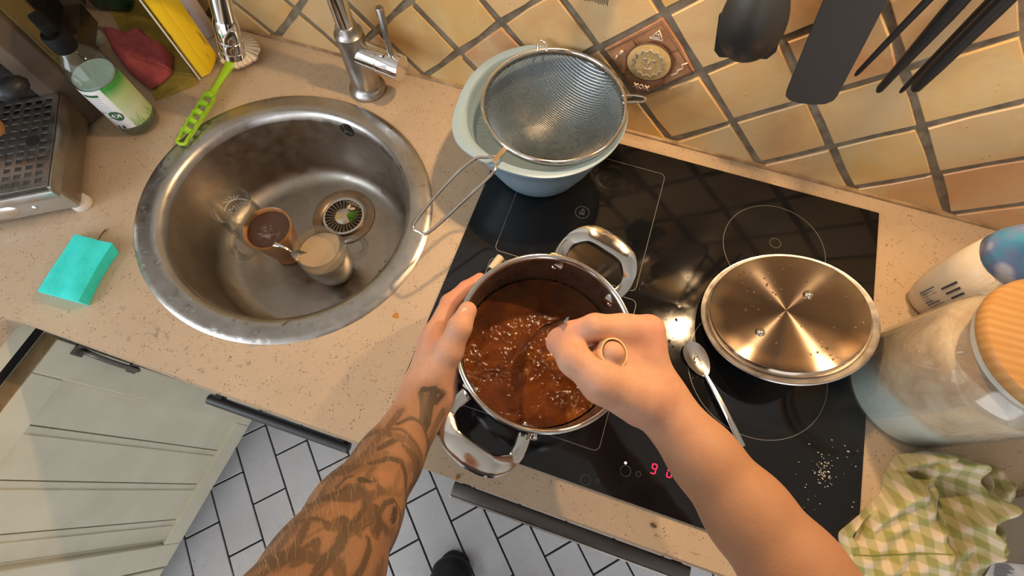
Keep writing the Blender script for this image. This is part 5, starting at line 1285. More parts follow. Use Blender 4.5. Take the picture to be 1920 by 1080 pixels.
for nm, pa, pb, y, r0, r1, lab in [('skewer_handle', (1604, 141), (1740, 0), -0.050, 0.0036, 0.0050, 'thinnest black utensil handle, next to the broad spatula'),
                              ('fork_handle', (1646, 171), (1800, 0), -0.055, 0.0055, 0.0098, 'black utensil handle widening upward, second of the four narrow handles'),
                              ('whisk_handle', (1688, 173), (1858, 0), -0.040, 0.0034, 0.0050, 'narrow black utensil handle tucked behind the thick rounded one'),
                              ('masher_handle', (1713, 168), (1884, 0), -0.058, 0.0078, 0.0098, 'thick rounded black utensil handle nearest the right')]:
    a, b = WY(*pa, y), WY(*pb, y); d = (b - a).normalized(); Lr = (RZ_ - a.z) / d.z
    t = thing('hanging_utensil', lab, 'utensil', a)
    obj('grip', tube([a, a + d * 0.004, a + d * 0.03, a + d * 0.10, a + d * (Lr - 0.02)], [r0 * 0.55, r0 * 0.95, r0 * 1.1, r1, r1], 12, sec=[(math.cos(q) * 0.75, math.sin(q)) for q in [2 * math.pi * k / 12 for k in range(12)]]), M['black'], t, world=True, smooth=50)
    obj('hook', tube([a + d * (Lr - 0.022), a + d * Lr], r0 * 0.8, 8), M['steel_satin'], t, world=True, smooth=40)
bb = WY(1118, 4, -0.030)
br_ = thing('pastry_brush', 'black bristle brush hanging at the top of the tiles above the sieve', 'brush', bb)
bl = []
for k in range(14):
    x = -0.013 + 0.002 * k; bl.append(tube([(bb.x + x, bb.y, bb.z + 0.030), (bb.x + x * 1.08, bb.y - 0.001, bb.z + rnd.uniform(-.0012, .0012))], [0.0008, 0.0005], 5))
obj('bristles', join(*bl), M['black'], br_, world=True, kind='stuff')
obj('handle', xf(box(0.032, 0.010, 0.24, (0, 0, 0.148), 0.003), Matrix.Translation(bb)), bk, br_, world=True, smooth=40)

# ------------------------------------------------------------------ relief of the decorated tile
if decor_tile is not None:
    dcx, dcz = OX + (DECOR[0] + DECOR[1] + 1) * DG, OZ + (DECOR[1] - DECOR[0]) * DG
    DF = Matrix.Translation((dcx, -0.0082, dcz)) @ Matrix(((math.cos(math.pi / 4), -math.sin(math.pi / 4), 0), (0, 0, -1), (math.sin(math.pi / 4), math.cos(math.pi / 4), 0))).to_4x4()
    # local: x, y along the tile's sides, +z out of the wall
    ochre = noisy('ochre_relief', (0.50, 0.33, 0.12), (0.58, 0.42, 0.20), 60, 0.4); greyg = noisy('grey_relief', (0.28, 0.24, 0.20), (0.42, 0.36, 0.28), 70, 0.3); pale = mat('pale_line_glaze', (0.64, 0.50, 0.40), 0.4)
    dk = mat('dark_glaze_line', (0.09, 0.04, 0.02), 0.5)
    dt = decor_tile
    med = obj('medallion', xf(lathe([(0.0305, -0.001), (0.0300, 0.0012), (0.0285, 0.0016), (0.0, 0.0018)][::1], 48), DF), ochre, wall_back, world=True, smooth=40)
    pts = []
    R45 = Matrix.Rotation(-math.pi / 4, 4, 'Z')
    for k in range(26):
        a = 2 * math.pi * k / 26; r = 0.0232 if k % 2 else 0.0185; pts.append(R45 @ Vector((r * math.cos(a), r * math.sin(a) * 0.98, 0.0026)))
    G = [tube(pts, 0.0011, 6, closed=True)]
    for sx_ in (-1, 1):
        G.append(tube([R45 @ Vector((sx_ * 0.0095, 0.0055, .0026)), R45 @ Vector((sx_ * 0.006, 0.0075, .003)), R45 @ Vector((sx_ * 0.003, 0.0045, .0026))], 0.0011, 6))
        G.append(xf(ball(0.0017, sub=1), Matrix.Translation(R45 @ Vector((sx_ * 0.006, 0.0035, .0026)))))
    G.append(tube([R45 @ Vector((0, 0.003, .0028)), R45 @ Vector((-0.0015, -0.003, .0032)), R45 @ Vector((0.0015, -0.003, .003))], 0.001, 6))
    G.append(tube([R45 @ Vector((-0.006, -0.0075, .0026)), R45 @ Vector((0, -0.0095, .003)), R45 @ Vector((0.006, -0.0075, .0026))], 0.0011, 6))
    obj('sun_face', xf(join(*G), DF), greyg, med, world=True, smooth=True)
    obj('medallion_ring', xf(tube([(0.031 * math.cos(a), 0.031 * math.sin(a), 0.0008) for a in [2 * math.pi * k / 48 for k in range(48)]], 0.0009, 6, closed=True), DF), dk, med, world=True, smooth=True)
    G = []
    for k in range(4):
        a = k * math.pi / 2; ca, sa = math.cos(a), math.sin(a); G.append(tube([(0.0315 * ca, 0.0315 * sa, .0006), (0.044 * ca, 0.044 * sa, .0006)], 0.0010, 6))
    G.append(tube([(0.0435 * x, 0.0435 * y, .0004) for x, y in ((-1, -1), (1, -1), (1, 1), (-1, 1))], 0.0008, 6, closed=True))
    obj('border_line', xf(join(*G), DF), dk, wall_back, world=True, smooth=True)
    def cor(ax_, ay_, pts): return tube([(ax_ + x, ay_ + y, 0.0007) for x, y in pts], 0.0012, 6)
    r45 = lambda x, y: (R45 @ Vector((x, y, 0))).to_tuple()[:2]
    tri = [r45(-.009, -.005), r45(.009, -.005), r45(0, .008), r45(-.0065, -.0025), r45(.004, -.0025), r45(0, .0035), r45(-.002, 0)]
    zz = [r45(.004, .013), r45(-.002, .008), r45(.001, .003), r45(-.004, -.002), r45(-.004, -.007), r45(-.010, -.013)]
    xx = [r45(-.004, 0), r45(0, .004), r45(.004, 0), r45(0, -.004), r45(-.004, 0)]
    G = [cor(.031, .031, tri), cor(.033, -.031, zz), cor(-.031, -.031, xx), cor(-.031, -.031, [r45(-.011, .004), r45(-.004, -.005)]), cor(-.031, -.031, [r45(-.011, -.004), r45(-.005, .004)]), cor(-.031, -.031, [r45(.011, .004), r45(.004, -.005)]), cor(-.031, -.031, [r45(.011, -.004), r45(.005, .004)]),
         cor(-.031, .031, [r45(.004, .009), r45(.001, .002)]), cor(-.031, .031, [r45(-.001, -.001), r45(-.002, -.008)]), cor(-.031, .031, [r45(.0055, .0085), r45(.0025, .002)])]
    obj('glaze_motif', xf(join(*G), DF), pale, wall_back, world=True, smooth=True)
# ------------------------------------------------------------------ the person cooking
def sdf_mesh(groups, h, relax=1):
    """groups: [(k_join, k_inside, [(a, b, ra, rb), ...])] of tapered capsules, blended; returns one closed surface (surface nets)"""
    allp = [p for g in groups for p in g[2]]
    lo = np.min([np.minimum(np.array(a) - ra, np.array(b) - rb) for a, b, ra, rb in allp], axis=0) - 4 * h
    hi = np.max([np.maximum(np.array(a) + ra, np.array(b) + rb) for a, b, ra, rb in allp], axis=0) + 4 * h
    n = np.ceil((hi - lo) / h).astype(int) + 1
    D = np.full(n, 1.0, np.float32)
    axs = [lo[k] + h * np.arange(n[k]) for k in range(3)]
    def window(ps, m):
        l = np.min([np.minimum(np.array(a) - ra, np.array(b) - rb) for a, b, ra, rb in ps], axis=0) - m
        u = np.max([np.maximum(np.array(a) + ra, np.array(b) + rb) for a, b, ra, rb in ps], axis=0) + m
        return tuple(slice(max(0, int((l[k] - lo[k]) / h)), min(n[k], int((u[k] - lo[k]) / h) + 2)) for k in range(3))
    def smin(a, b, k):
        q = np.maximum(k - np.abs(a - b), 0) / k
        return np.minimum(a, b) - q * q * k * 0.25
    for kj, ki, ps in groups:
        gwin = window(ps, kj + ki + 3 * h); G = np.full([s.stop - s.start for s in gwin], 1.0, np.float32)
        for a, b, ra, rb in ps:
            w = window([(a, b, ra, rb)], kj + ki + 3 * h)
            a, b = np.array(a, float), np.array(b, float); ab = b - a; L2 = max(ab @ ab, 1e-9)
            X = (axs[0][w[0]] - a[0])[:, None, None].astype(np.float32); Y = (axs[1][w[1]] - a[1])[None, :, None].astype(np.float32); Zz = (axs[2][w[2]] - a[2])[None, None, :].astype(np.float32)
            t = np.clip((X * ab[0] + Y * ab[1] + Zz * ab[2]) / L2, 0, 1)
            d = np.sqrt((X - t * ab[0]) ** 2 + (Y - t * ab[1]) ** 2 + (Zz - t * ab[2]) ** 2) - (ra + t * (rb - ra))
            ww = tuple(slice(w[k].start - gwin[k].start, w[k].stop - gwin[k].start) for k in range(3))
            G[ww] = smin(G[ww], d.astype(np.float32), ki)
        D[gwin] = smin(D[gwin], G, kj)
    S = D < 0
    c = np.zeros(np.array(n) - 1, np.int8)
    for i in (0, 1):
        for j in (0, 1):
            for k in (0, 1): c += S[i:n[0] - 1 + i, j:n[1] - 1 + j, k:n[2] - 1 + k]
    cells = np.argwhere((c > 0) & (c < 8)); idx = np.full(c.shape, -1, np.int64); idx[tuple(cells.T)] = np.arange(len(cells))
    P = np.zeros((len(cells), 3)); cnt = np.zeros(len(cells))
    for ax in range(3):
        o1, o2 = [a for a in range(3) if a != ax]
        for u in (0, 1):
            for v in (0, 1):
                p = cells.copy(); p[:, o1] += u; p[:, o2] += v; q = p.copy(); q[:, ax] += 1
                d0, d1 = D[tuple(p.T)], D[tuple(q.T)]; m_ = (d0 < 0) != (d1 < 0)
                t = np.where(m_, d0 / np.where(m_, d0 - d1, 1), 0); pp = p.astype(float); pp[:, ax] += t
                P[m_] += pp[m_]; cnt[m_] += 1
    P = lo + h * P / cnt[:, None]
    quads = []
    for ax in range(3):
        o1, o2 = [(1, 2), (2, 0), (0, 1)][ax]
        sl0 = [slice(None)] * 3; sl1 = [slice(None)] * 3; sl0[ax] = slice(0, -1); sl1[ax] = slice(1, None)
        E = np.argwhere(S[tuple(sl0)] != S[tuple(sl1)])
        E = E[(E[:, o1] > 0) & (E[:, o2] > 0)]
        fl = S[tuple(E.T)]
        a = E.copy(); b = E.copy(); b[:, o1] -= 1; c_ = b.copy(); c_[:, o2] -= 1; d = E.copy(); d[:, o2] -= 1
        q = np.stack([idx[tuple(x.T)] for x in (a, b, c_, d)], 1); q[~fl] = q[~fl][:, ::-1]; quads.append(q)
    Q = np.vstack(quads); Q = Q[(Q >= 0).all(1)]
    for _ in range(relax):
        A = np.zeros_like(P); w = np.zeros(len(P))
        for k in range(4):
            np.add.at(A, Q[:, k], P[Q[:, (k + 1) % 4]]); np.add.at(w, Q[:, k], 1); np.add.at(A, Q[:, (k + 1) % 4], P[Q[:, k]]); np.add.at(w, Q[:, (k + 1) % 4], 1)
        P = 0.45 * P + 0.55 * A / np.maximum(w, 1)[:, None]
    return P, Q
def chain(pts, rs): return [(pts[i], pts[i + 1], rs[i], rs[i + 1]) for i in range(len(pts) - 1)]
def V3(*a): return np.array(a, float)

# left arm: wrist, forearm, elbow, upper arm
LA = [V3(-.1262, -.5359, .109), V3(-.1288, -.6019, .145), V3(-.1282, -.6504, .190), V3(-.1195, -.6870, .242), V3(-.1170, -.7180, .288)]
LSH, RSH = V3(-.190, -.875, .480), V3(.190, -.875, .480)
lw = LA[0]; up_ = V3(0, 0, 1)
l_fore = chain([lw + V3(.004, 0, .008)] + [p + V3(.002, 0, .004) for p in LA[1:]], [.0260, .0285, .0360, .0400, .0390]) + \
         chain([lw + V3(-.004, .002, -.012)] + [p + V3(-.006, 0, -.008) for p in LA[1:]], [.0235, .0260, .0330, .0370, .0375])
l_upper = chain([LA[4], (LA[4] + LSH) / 2, LSH], [.042, .046, .053])
L_I, L_M, L_R, L_P = V3(-.1405, -.4600, .1230), V3(-.1480, -.4640, .1000), V3(-.1490, -.4710, .0780), V3(-.1450, -.4820, .0580)
l_palm = [(lw + V3(.001, .018, .010), L_I, .0205, .0125), (lw + V3(-.006, .016, .002), L_M, .0205, .0130), (lw + V3(-.008, .016, -.010), L_R, .0200, .0125), (lw + V3(-.006, .016, -.020), L_P, .0185, .0115),
          (lw + V3(.004, .02, -.004), V3(-.134, -.485, .095), .021, .016), (lw + V3(.006, .016, -.004), V3(-.1130, -.4985, .100), .020, .0125), (lw + V3(.004, .022, .006), V3(-.1200, -.4950, .122), .019, .016)]
l_fing = [chain([L_I, V3(-.1395, -.4180, .1170), V3(-.1285, -.3935, .1120), V3(-.1180, -.3745, .1075)], [.0122, .0105, .0093, .0078]),
          chain([L_M, V3(-.1430, -.4170, .0940), V3(-.1315, -.3900, .0890), V3(-.1180, -.3690, .0850)], [.0125, .0108, .0096, .0080]),
          chain([L_R, V3(-.1440, -.4260, .0715), V3(-.1340, -.3990, .0680), V3(-.1210, -.3800, .0650)], [.0120, .0102, .0092, .0076]),
          chain([L_P, V3(-.1420, -.4430, .0520), V3(-.1350, -.4220, .0490), V3(-.1250, -.4060, .0470)], [.0108, .0090, .0080, .0068])]
l_thumb = chain([V3(-.1230, -.5130, .122), V3(-.1135, -.4790, .1450), V3(-.1090, -.4540, .1600), V3(-.1078, -.4335, .1590)], [.0205, .0150, .0122, .0102])
l_web = [(V3(-.121, -.498, .128), L_I + V3(.004, -.010, 0), .0150, .0095)]
left_groups = [(.02, .014, l_fore + l_upper), (.02, .014, l_palm)] + [(.0065, .004, f) for f in l_fing] + [(.012, .006, l_thumb), (.014, .006, l_web)]

# right arm
RW = V3(.1030, -.4765, .190)
RA = [RW, V3(.1505, -.5100, .190), V3(.1945, -.5430, .190), V3(.2365, -.5765, .195), V3(.2740, -.6110, .205)]
r_fore = chain([RW + V3(0, 0, .004)] + [p + V3(0, 0, .004) for p in RA[1:]], [.0250, .0285, .0345, .0390, .0400]) + \
         chain([RW + V3(.006, .008, -.012)] + [p + V3(.004, .006, -.010) for p in RA[1:]], [.0230, .0260, .0315, .0355, .0380])
r_upper = chain([RA[4], (RA[4] + RSH) / 2, RSH], [.042, .046, .055])
R_I, R_M, R_R, R_P = V3(.0730, -.4140, .2120), V3(.0830, -.4180, .1900), V3(.0890, -.4260, .1690), V3(.0920, -.4380, .1500)
r_palm = [(RW + V3(-.012, .010, .008), R_I, .0190, .0135), (RW + V3(-.008, .014, -.002), R_M, .0200, .0135), (RW + V3(-.005, .014, -.012), R_R, .0200, .0125), (RW + V3(-.003, .010, -.022), R_P, .0185, .0115)]
r_fing = [chain([R_I, V3(.0225, -.4330, .2300), V3(.0030, -.4420, .2200), V3(-.0060, -.4455, .2050)], [.0150, .0122, .0104, .0084]),
          chain([R_M, V3(.0330, -.4290, .1960), V3(.0290, -.4450, .1760), V3(.0420, -.4560, .1690)], [.0130, .0110, .0098, .0082]),
          chain([R_R, V3(.0430, -.4360, .1760), V3(.0400, -.4520, .1580), V3(.0540, -.4600, .1530)], [.0122, .0105, .0095, .0080]),
          chain([R_P, V3(.0540, -.4430, .1540), V3(.0520, -.4580, .1410), V3(.0640, -.4640, .1370)], [.0110, .0092, .0084, .0072])]
r_thumb = chain([V3(.0800, -.4800, .2080), V3(.0420, -.4800, .2280), V3(.0130, -.4680, .2270), V3(-.0050, -.4540, .2110)], [.0230, .0178, .0135, .0102])
RINGC = np.array(W(1147, 663, 0.2330)); RAX = np.array((CAM - Vector(RINGC)).normalized() * 0.9 + Vector((0.45, 0.30, 0))); RAX /= np.linalg.norm(RAX)
r_knob = [(RINGC - RAX * 0.034, RINGC + RAX * 0.0005, .0118, .0112)]
r_web = [(V3(.0760, -.4650, .2020), R_I + V3(.002, -.014, -.004), .0170, .0120), (V3(.0540, -.4640, .2130), V3(.0480, -.4230, .2150), .0140, .0120), (V3(.0600, -.4560, .2080), V3(.0640, -.4300, .2060), .0170, .0150)]
right_groups = [(.02, .014, r_fore + r_upper), (.02, .014, r_palm)] + [(.0065, .004, f) for f in r_fing] + [(.014, .008, r_thumb), (.012, .006, r_web), (.004, .004, r_knob)]

PL, QL = sdf_mesh(left_groups, 0.0014, 2)
PRr, QR = sdf_mesh(right_groups, 0.0016, 2)
# head and neck (behind the camera), legs inside the trousers
HC = V3(.0, -.735, .665); FD = V3(-.04, .66, -.75); FD /= np.linalg.norm(FD); UD = V3(0, .75, .66); UD -= FD * (UD @ FD); UD /= np.linalg.norm(UD); SD_ = np.cross(FD, UD)
def hd3(f, u, s=0.0): return HC + FD * f + UD * u + SD_ * s
head = [(hd3(-.02, .03), hd3(-.005, .025), .088, .082), (hd3(.025, -.055), hd3(.03, -.075), .055, .040), (hd3(.0, -.02, -.02), hd3(.0, -.02, .02), .07, .07)]
nose = [(hd3(.074, .0), hd3(.098, -.032), .008, .012)]
brow = [(hd3(.070, .018, -.035), hd3(.070, .018, .035), .010, .010)]; lips = [(hd3(.076, -.064, -.016), hd3(.076, -.064, .016), .007, .007)]
ears = [(hd3(-.01, .012, s * .078), hd3(-.012, -.03, s * .074), .013, .010) for s in (-1, 1)]
neck = [(hd3(-.035, -.06), V3(0, -.87, .50), .055, .062), (V3(-.09, -.88, .455), V3(.09, -.88, .455), .055, .055)]
legs = [c for s, yk in ((-1, 0), (1, -.05)) for c in chain([V3(s * .09, -.99, -.02), V3(s * .10, -.965 + yk, -.44), V3(s * .105, -.945 + yk, -.80)], [.075, .050, .035])]
PH, QH = sdf_mesh([(.03, .03, head), (.01, .005, nose), (.015, .005, brow), (.006, .004, lips), (.006, .004, ears), (.03, .02, neck), (.03, .03, [(V3(0, -.91, .42), V3(0, -.985, .02), .055, .07)]), (.03, .02, [(LSH, V3(-.05, -.9, .42), .048, .055), (RSH, V3(.05, -.9, .42), .048, .055)]), (.03, .02, legs)], 0.006, 1)

person = thing('person', 'person seen from above stirring a pot, tattooed left forearm, gold ring', 'person', (0.0, -0.95, FLOOR))
skin = mat('skin', (0.5, 0.3, 0.2), 0.58, 0.0, Specular_IOR_Level=0.35); n = N(skin); v = n.coord()
sb = n.b.inputs; sb['Subsurface Weight'].default_value = 0.12; sb['Subsurface Radius'].default_value = (0.010, 0.004, 0.002); sb['Subsurface Scale'].default_value = 0.5
att = n.new('ShaderNodeAttribute', attribute_name='skin_tint'); spx = n.new('ShaderNodeSeparateColor'); n.link(att.outputs[0], spx.inputs[0])
base = n.mix(n.ramp(n.noise(v, 28, 4, 0.6), [(0.35, (0, 0, 0)), (0.7, (1, 1, 1))]), (0.56, 0.32, 0.205), (0.52, 0.265, 0.165))
base = n.mix(spx.outputs[1], base, (0.40, 0.205, 0.105))                 # tanned forearm
base = n.mix(n.math('MULTIPLY', n.ramp(n.noise(v, 70, 5, 0.7, 0.8), [(0.45, (0, 0, 0)), (0.72, (1, 1, 1))]), 0.30), base, (0.40, 0.16, 0.085))
base = n.mix(spx.outputs[2], base, (0.55, 0.20, 0.14))                   # redder knuckles and fingertips
base = n.mix(spx.outputs[0], base, (0.040, 0.034, 0.022))                # ink
n.color(base)
fine = n.math('ADD', n.noise(v, 420, 3, 0.6), n.math('MULTIPLY', n.noise(v, 90, 3), 1.2)); n.bump(fine, 0.32, 0.0009)
Vb = np.vstack([PL, PRr, PH]); nl, nr_ = len(PL), len(PRr)
Qb = np.vstack([QL, QR + nl, QH + nl + nr_])
body = obj('body', ([tuple(p) for p in Vb], Qb.tolist()), skin, person, world=True, smooth=True)
# tint: r = tattoo ink, g = tan, b = redness
INK = [(.9, .006, [(.20, .15), (.222, .05), (.245, .10), (.265, .02)]), (.9, .004, [(.205, -.35), (.225, -.45), (.25, -.40)]), (.8, .007, [(.215, -.85), (.235, -1.0), (.26, -.95)]), (.8, .005, [(.21, .75), (.235, .65), (.26, .8)]), (.8, .004, [(.225, .4), (.235, .3), (.25, .45), (.235, .55), (.225, .4)]), (0.85, 0.01, [(0.0158, -0.06), (0.0364, -0.33)]), (0.7, 0.007, [(0.0139, -0.73), (0.0373, -0.83), (0.056, -1.07)]), (0.6, 0.006, [(0.1355, 0.66), (0.1495, 0.59), (0.1617, 0.75)]), (0.75, 0.008, [(0.1701, -0.1), (0.1785, -0.37), (0.1935, -0.45)]), (0.8, 0.006, [(0.0794, -0.14), (0.0841, -0.64), (0.0934, -1.04)]), (0.6, 0.008, [(0.1009, 0.21), (0.1187, 0.35), (0.1308, 0.54)]), (0.7, 0.006, [(0.1159, -0.99), (0.0981, -1.15)]), (0.6, 0.007, [(0.1271, 0.87), (0.0962, 0.67), (0.071, 0.5)]), (0.8, 0.005, [(0.142, -1.43), (0.1598, -1.43), (0.1757, -1.43)]), (0.7, 0.005, [(0.0663, 0.15), (0.0654, -0.21), (0.071, -0.68), (0.0775, -1.07)]), (0.8, 0.004, [(0.0644, 0.5), (0.0728, 0.27), (0.0719, -0.01)]), (0.7, 0.004, [(0.1196, 0.23), (0.1308, 0.24), (0.1383, 0.17)]), (0.6, 0.01, [(0.1748, 0.69), (0.1897, 0.86), (0.2122, 0.92)]), (0.6, 0.01, [(0.2402, 1.02), (0.2486, 1.04)]), (0.7, 0.006, [(0.2131, 0.08), (0.2, -0.08), (0.1832, -0.2)]), (1.0, 0.006, [(0.0046, -0.08), (0.0186, -0.2), (0.0373, -0.42)]), (1.0, 0.004, [(0.0093, 0.21), (-0.0001, -0.34), (0.013, -0.3)]), (0.9, 0.004, [(0.0121, 0.23), (0.0289, -0.13), (0.0429, -0.5)]), (0.9, 0.0028, [(0.0532, 0.38), (0.042, 0.11), (0.0401, -0.26), (0.0457, -0.56), (0.0513, -0.94), (0.0616, -1.16)]), (0.8, 0.0025, [(0.0616, 0.48), (0.0579, 0.17), (0.0616, -0.28), (0.0654, -0.68), (0.07, -0.95)]), (0.9, 0.0045, [(0.0953, 0.43), (0.0757, 0.1), (0.0738, -0.29), (0.0813, -0.82), (0.0897, -1.2), (0.1037, -1.03)]), (0.9, 0.004, [(0.1168, 0.37), (0.1028, 0.08), (0.0972, -0.27), (0.1028, -0.58), (0.1112, -0.79), (0.1177, -1.13)]), (0.9, 0.003, [(0.1607, 0.62), (0.1486, 0.56), (0.142, 0.32), (0.1439, 0.06)]), (1.0, 0.006, [(0.1486, 0.21), (0.1467, 0.11)]), (0.9, 0.0035, [(0.1757, 0.76), (0.1663, 0.59), (0.1607, 0.37), (0.1598, 0.13), (0.1673, -0.05), (0.1804, -0.09), (0.1953, -0.04), (0.2112, 0.09)]), (0.5, 0.004, [(0.1056, -0.38), (0.1308, -0.41), (0.157, -0.33), (0.1673, -0.29)]), (0.9, 0.0035, [(0.1738, -0.41), (0.1589, -0.42), (0.1467, -0.59), (0.1448, -0.86), (0.1551, -1.17), (0.1692, -1.29), (0.1822, -1.1)]), (1.0, 0.006, [(0.1542, -0.73), (0.1607, -0.78)]), (0.8, 0.003, [(0.1336, 0.06), (0.143, -0.12), (0.1589, -0.19), (0.1654, -0.13)]), (0.75, 0.006, [(0.2337, 1.0), (0.1935, 0.94), (0.1448, 0.89), (0.1074, 0.74), (0.0663, 0.6), (0.0373, 0.55)]), (0.6, 0.003, [(0.2224, 0.85), (0.1953, 0.76), (0.1748, 0.69)]), (0.8, 0.004, [(0.1663, -0.1), (0.1822, -0.25), (0.2009, -0.17)]), (0.7, 0.0025, [(0.0794, -0.25), (0.0869, -0.75), (0.0925, -1.09)]), (0.6, 0.003, [(0.0177, -0.63), (0.0392, -0.69), (0.056, -0.93)]), (0.6, 0.0025, [(0.2449, 1.03), (0.2224, 0.55), (0.2019, 0.26)]), (0.9, 0.0055, [(0.1692, -0.3), (0.1785, -0.52), (0.1907, -0.47)]), (0.6, 0.004, [(0.1159, -0.76), (0.1196, -1.34), (0.1327, -1.43)]), (0.5, 0.003, [(0.128, 0.38), (0.1289, 0.18), (0.1336, 0.06)]), (0.6, 0.004, [(0.0962, -1.43), (0.114, -1.43), (0.128, -1.43)]), (0.7, 0.0035, [(0.1392, 0.91), (0.1215, 0.62), (0.1009, 0.56)])]
tint = np.zeros((len(Vb), 4), np.float32); tint[:, 3] = 1
AX = np.array(LA[:5] + [LA[4] + (LA[4] - LA[3]) * 0.6]); SA = np.r_[0, np.cumsum(np.linalg.norm(np.diff(AX, axis=0), axis=1))]
fine_s = np.linspace(-0.03, SA[-1], 320)
d0 = (AX[0] - AX[1]) / np.linalg.norm(AX[0] - AX[1])
def axis_pt(s): return np.where((s < 0)[:, None], AX[0] + d0 * (-s)[:, None], np.stack([np.interp(s, SA, AX[:, k]) for k in range(3)], 1))
AP = axis_pt(fine_s)
AT = np.gradient(AP, axis=0); AT /= np.linalg.norm(AT, axis=1)[:, None]
best = np.full(nl, 9.0); bi = np.zeros(nl, int)
for k in range(0, len(AP)):
    d = np.linalg.norm(PL - AP[k], axis=1); m_ = d < best; best[m_] = d[m_]; bi[m_] = k
sL = fine_s[bi]; c0 = AP[bi]; t0 = AT[bi]; uu = np.array(CAM) - c0; uu -= t0 * (uu * t0).sum(1)[:, None]; uu /= np.linalg.norm(uu, axis=1)[:, None]
ww = np.cross(t0, uu); rel = PL - c0
th = np.arctan2((rel * ww).sum(1), (rel * uu).sum(1)); rl = np.maximum(best, 0.02)
ink = np.zeros(nl)
for a_, w_, pts in INK:
    pts = np.array(pts)
    for p, q in zip(pts[:-1], pts[1:]):
        Pq = np.stack([sL - p[0], (th - p[1]) * rl], 1); ab = np.stack([np.full(nl, q[0] - p[0]), (q[1] - p[1]) * rl], 1)
        t = np.clip((Pq * ab).sum(1) / np.maximum((ab * ab).sum(1), 1e-10), 0, 1); d = np.linalg.norm(Pq - ab * t[:, None], axis=1)
        core = np.clip((w_ * 0.75 - d) / 0.0012 + 0.5, 0, 1) * a_; halo = 0.55 * a_ * np.exp(-(d / (w_ * 2.2)) ** 2)
        ink = np.maximum(ink, np.maximum(core * 0.92, halo))
sleeve = np.clip((sL - 0.035) / 0.03, 0, 1)
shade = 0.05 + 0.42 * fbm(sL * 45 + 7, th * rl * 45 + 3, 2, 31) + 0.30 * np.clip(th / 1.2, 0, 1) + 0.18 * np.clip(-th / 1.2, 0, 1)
flow = fbm(sL * 26 + 2, th * rl * 34 + 9, 3, 41); band = np.sin(sL * 150 - th * 2.2 + 9 * flow)
band = np.clip((band - 0.15) / 0.55, 0, 1) * np.clip(fbm(sL * 18 + 20, th * rl * 18 + 4, 2, 47) * 2.2 - 0.55, 0, 1)
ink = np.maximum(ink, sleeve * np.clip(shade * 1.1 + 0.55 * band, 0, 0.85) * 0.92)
ink *= np.clip((sL + 0.008) / 0.01, 0, 1) * np.clip((SA[-1] + 0.01 - sL) / 0.02, 0, 1)
tint[:nl, 0] = np.clip(ink, 0, 0.92)
tint[:nl, 1] = np.clip((sL + 0.02) / 0.07, 0, 1)
rs = np.clip(((PRr - RW) @ (RA[2] - RW)) / np.linalg.norm(RA[2] - RW) / 0.09 + 0.25, 0, 1); tint[nl:nl + nr_, 1] = rs * 0.95
tint[nl + nr_:, 1] = 0.3
for c, r, a_, sl in [(l_fing[0][1][1], .022, .7, 0), (l_fing[0][2][1], .02, .7, 0), (l_fing[0][0][1], .02, .5, 0), (l_thumb[2][1], .012, .3, 0), (l_web[0][1], .02, .35, 0), (r_fing[0][1][1], .018, .4, 1), (r_fing[0][2][1], .014, .6, 1), (R_I, .022, .6, 1), (R_M, .020, .5, 1), (r_thumb[2][1], .014, .6, 1), (r_fing[1][0][1], .02, .8, 1), (r_fing[2][1][1], .02, .8, 1)]:
    P_ = PL if sl == 0 else PRr; o_ = 0 if sl == 0 else nl
    q = a_ * np.exp(-(np.linalg.norm(P_ - np.array(c), axis=1) / r) ** 2); tint[o_:o_ + len(P_), 2] = np.maximum(tint[o_:o_ + len(P_), 2], q)
ca = body.data.color_attributes.new('skin_tint', 'FLOAT_COLOR', 'POINT'); ca.data.foreach_set('color', tint.ravel())
# fingernails
nailm = mat('fingernail', (0.72, 0.47, 0.39), 0.16)
def nail(name, c, along, nrm, L, w):
    c, t, nn = Vector(c), Vector(along).normalized(), Vector(nrm); nn = (nn - t * nn.dot(t)).normalized(); s = t.cross(nn)
    V, F = [], []; nu, nv = 10, 8
    for lay, off in ((0, 0.0), (1, -0.0009)):
        for i in range(nu + 1):
            for j in range(nv + 1):
                a, b = i / nu * 2 - 1, j / nv * 2 - 1
                e_ = (1 - abs(a) ** 4) ** 0.3 if a < 0 else (1 - a ** 4 * 0.35)
                V.append(c + t * (a * L / 2 * (1 - 0.10 * b * b)) + s * (b * w / 2 * e_) + nn * (-0.0017 * b * b - 0.0008 * a * a + off))
    st = (nu + 1) * (nv + 1)
    for i in range(nu):
        for j in range(nv):
            f = [i * (nv + 1) + j, (i + 1) * (nv + 1) + j, (i + 1) * (nv + 1) + j + 1, i * (nv + 1) + j + 1]; F.append(f); F.append([q + st for q in f[::-1]])
    obj(name, (V, F), nailm, person, world=True, smooth=True)
tt_ = l_thumb[2]; td = tt_[1] - tt_[0]; nd = np.array(CAM) - tt_[1]; nd /= np.linalg.norm(nd)
nail('fingernail', tt_[1] + nd * 0.0106 - td * 0.10 + V3(.001, 0, 0), td, nd * 0.9 + V3(.15, 0, 0), .0135, .0125)
tt_ = r_thumb[2]; td = tt_[1] - tt_[0]; nd = V3(-.55, -.35, .75)
nail('fingernail', tt_[1] + nd / np.linalg.norm(nd) * 0.0096 - td * 0.02, td, nd, .0130, .0120)
# ring
rf = Matrix.Translation(Vector(RINGC)) @ frame_z(RAX, (1, 0, 0)).to_4x4()
obj('finger_ring', xf(lathe([(0.0122, -0.0034), (0.0138, -0.0034), (0.0143, 0.0), (0.0138, 0.0040), (0.0124, 0.0040), (0.0119, 0.0)], 56, closed=True), rf), M['gold'], person, world=True, smooth=50, label='plain gold ring')
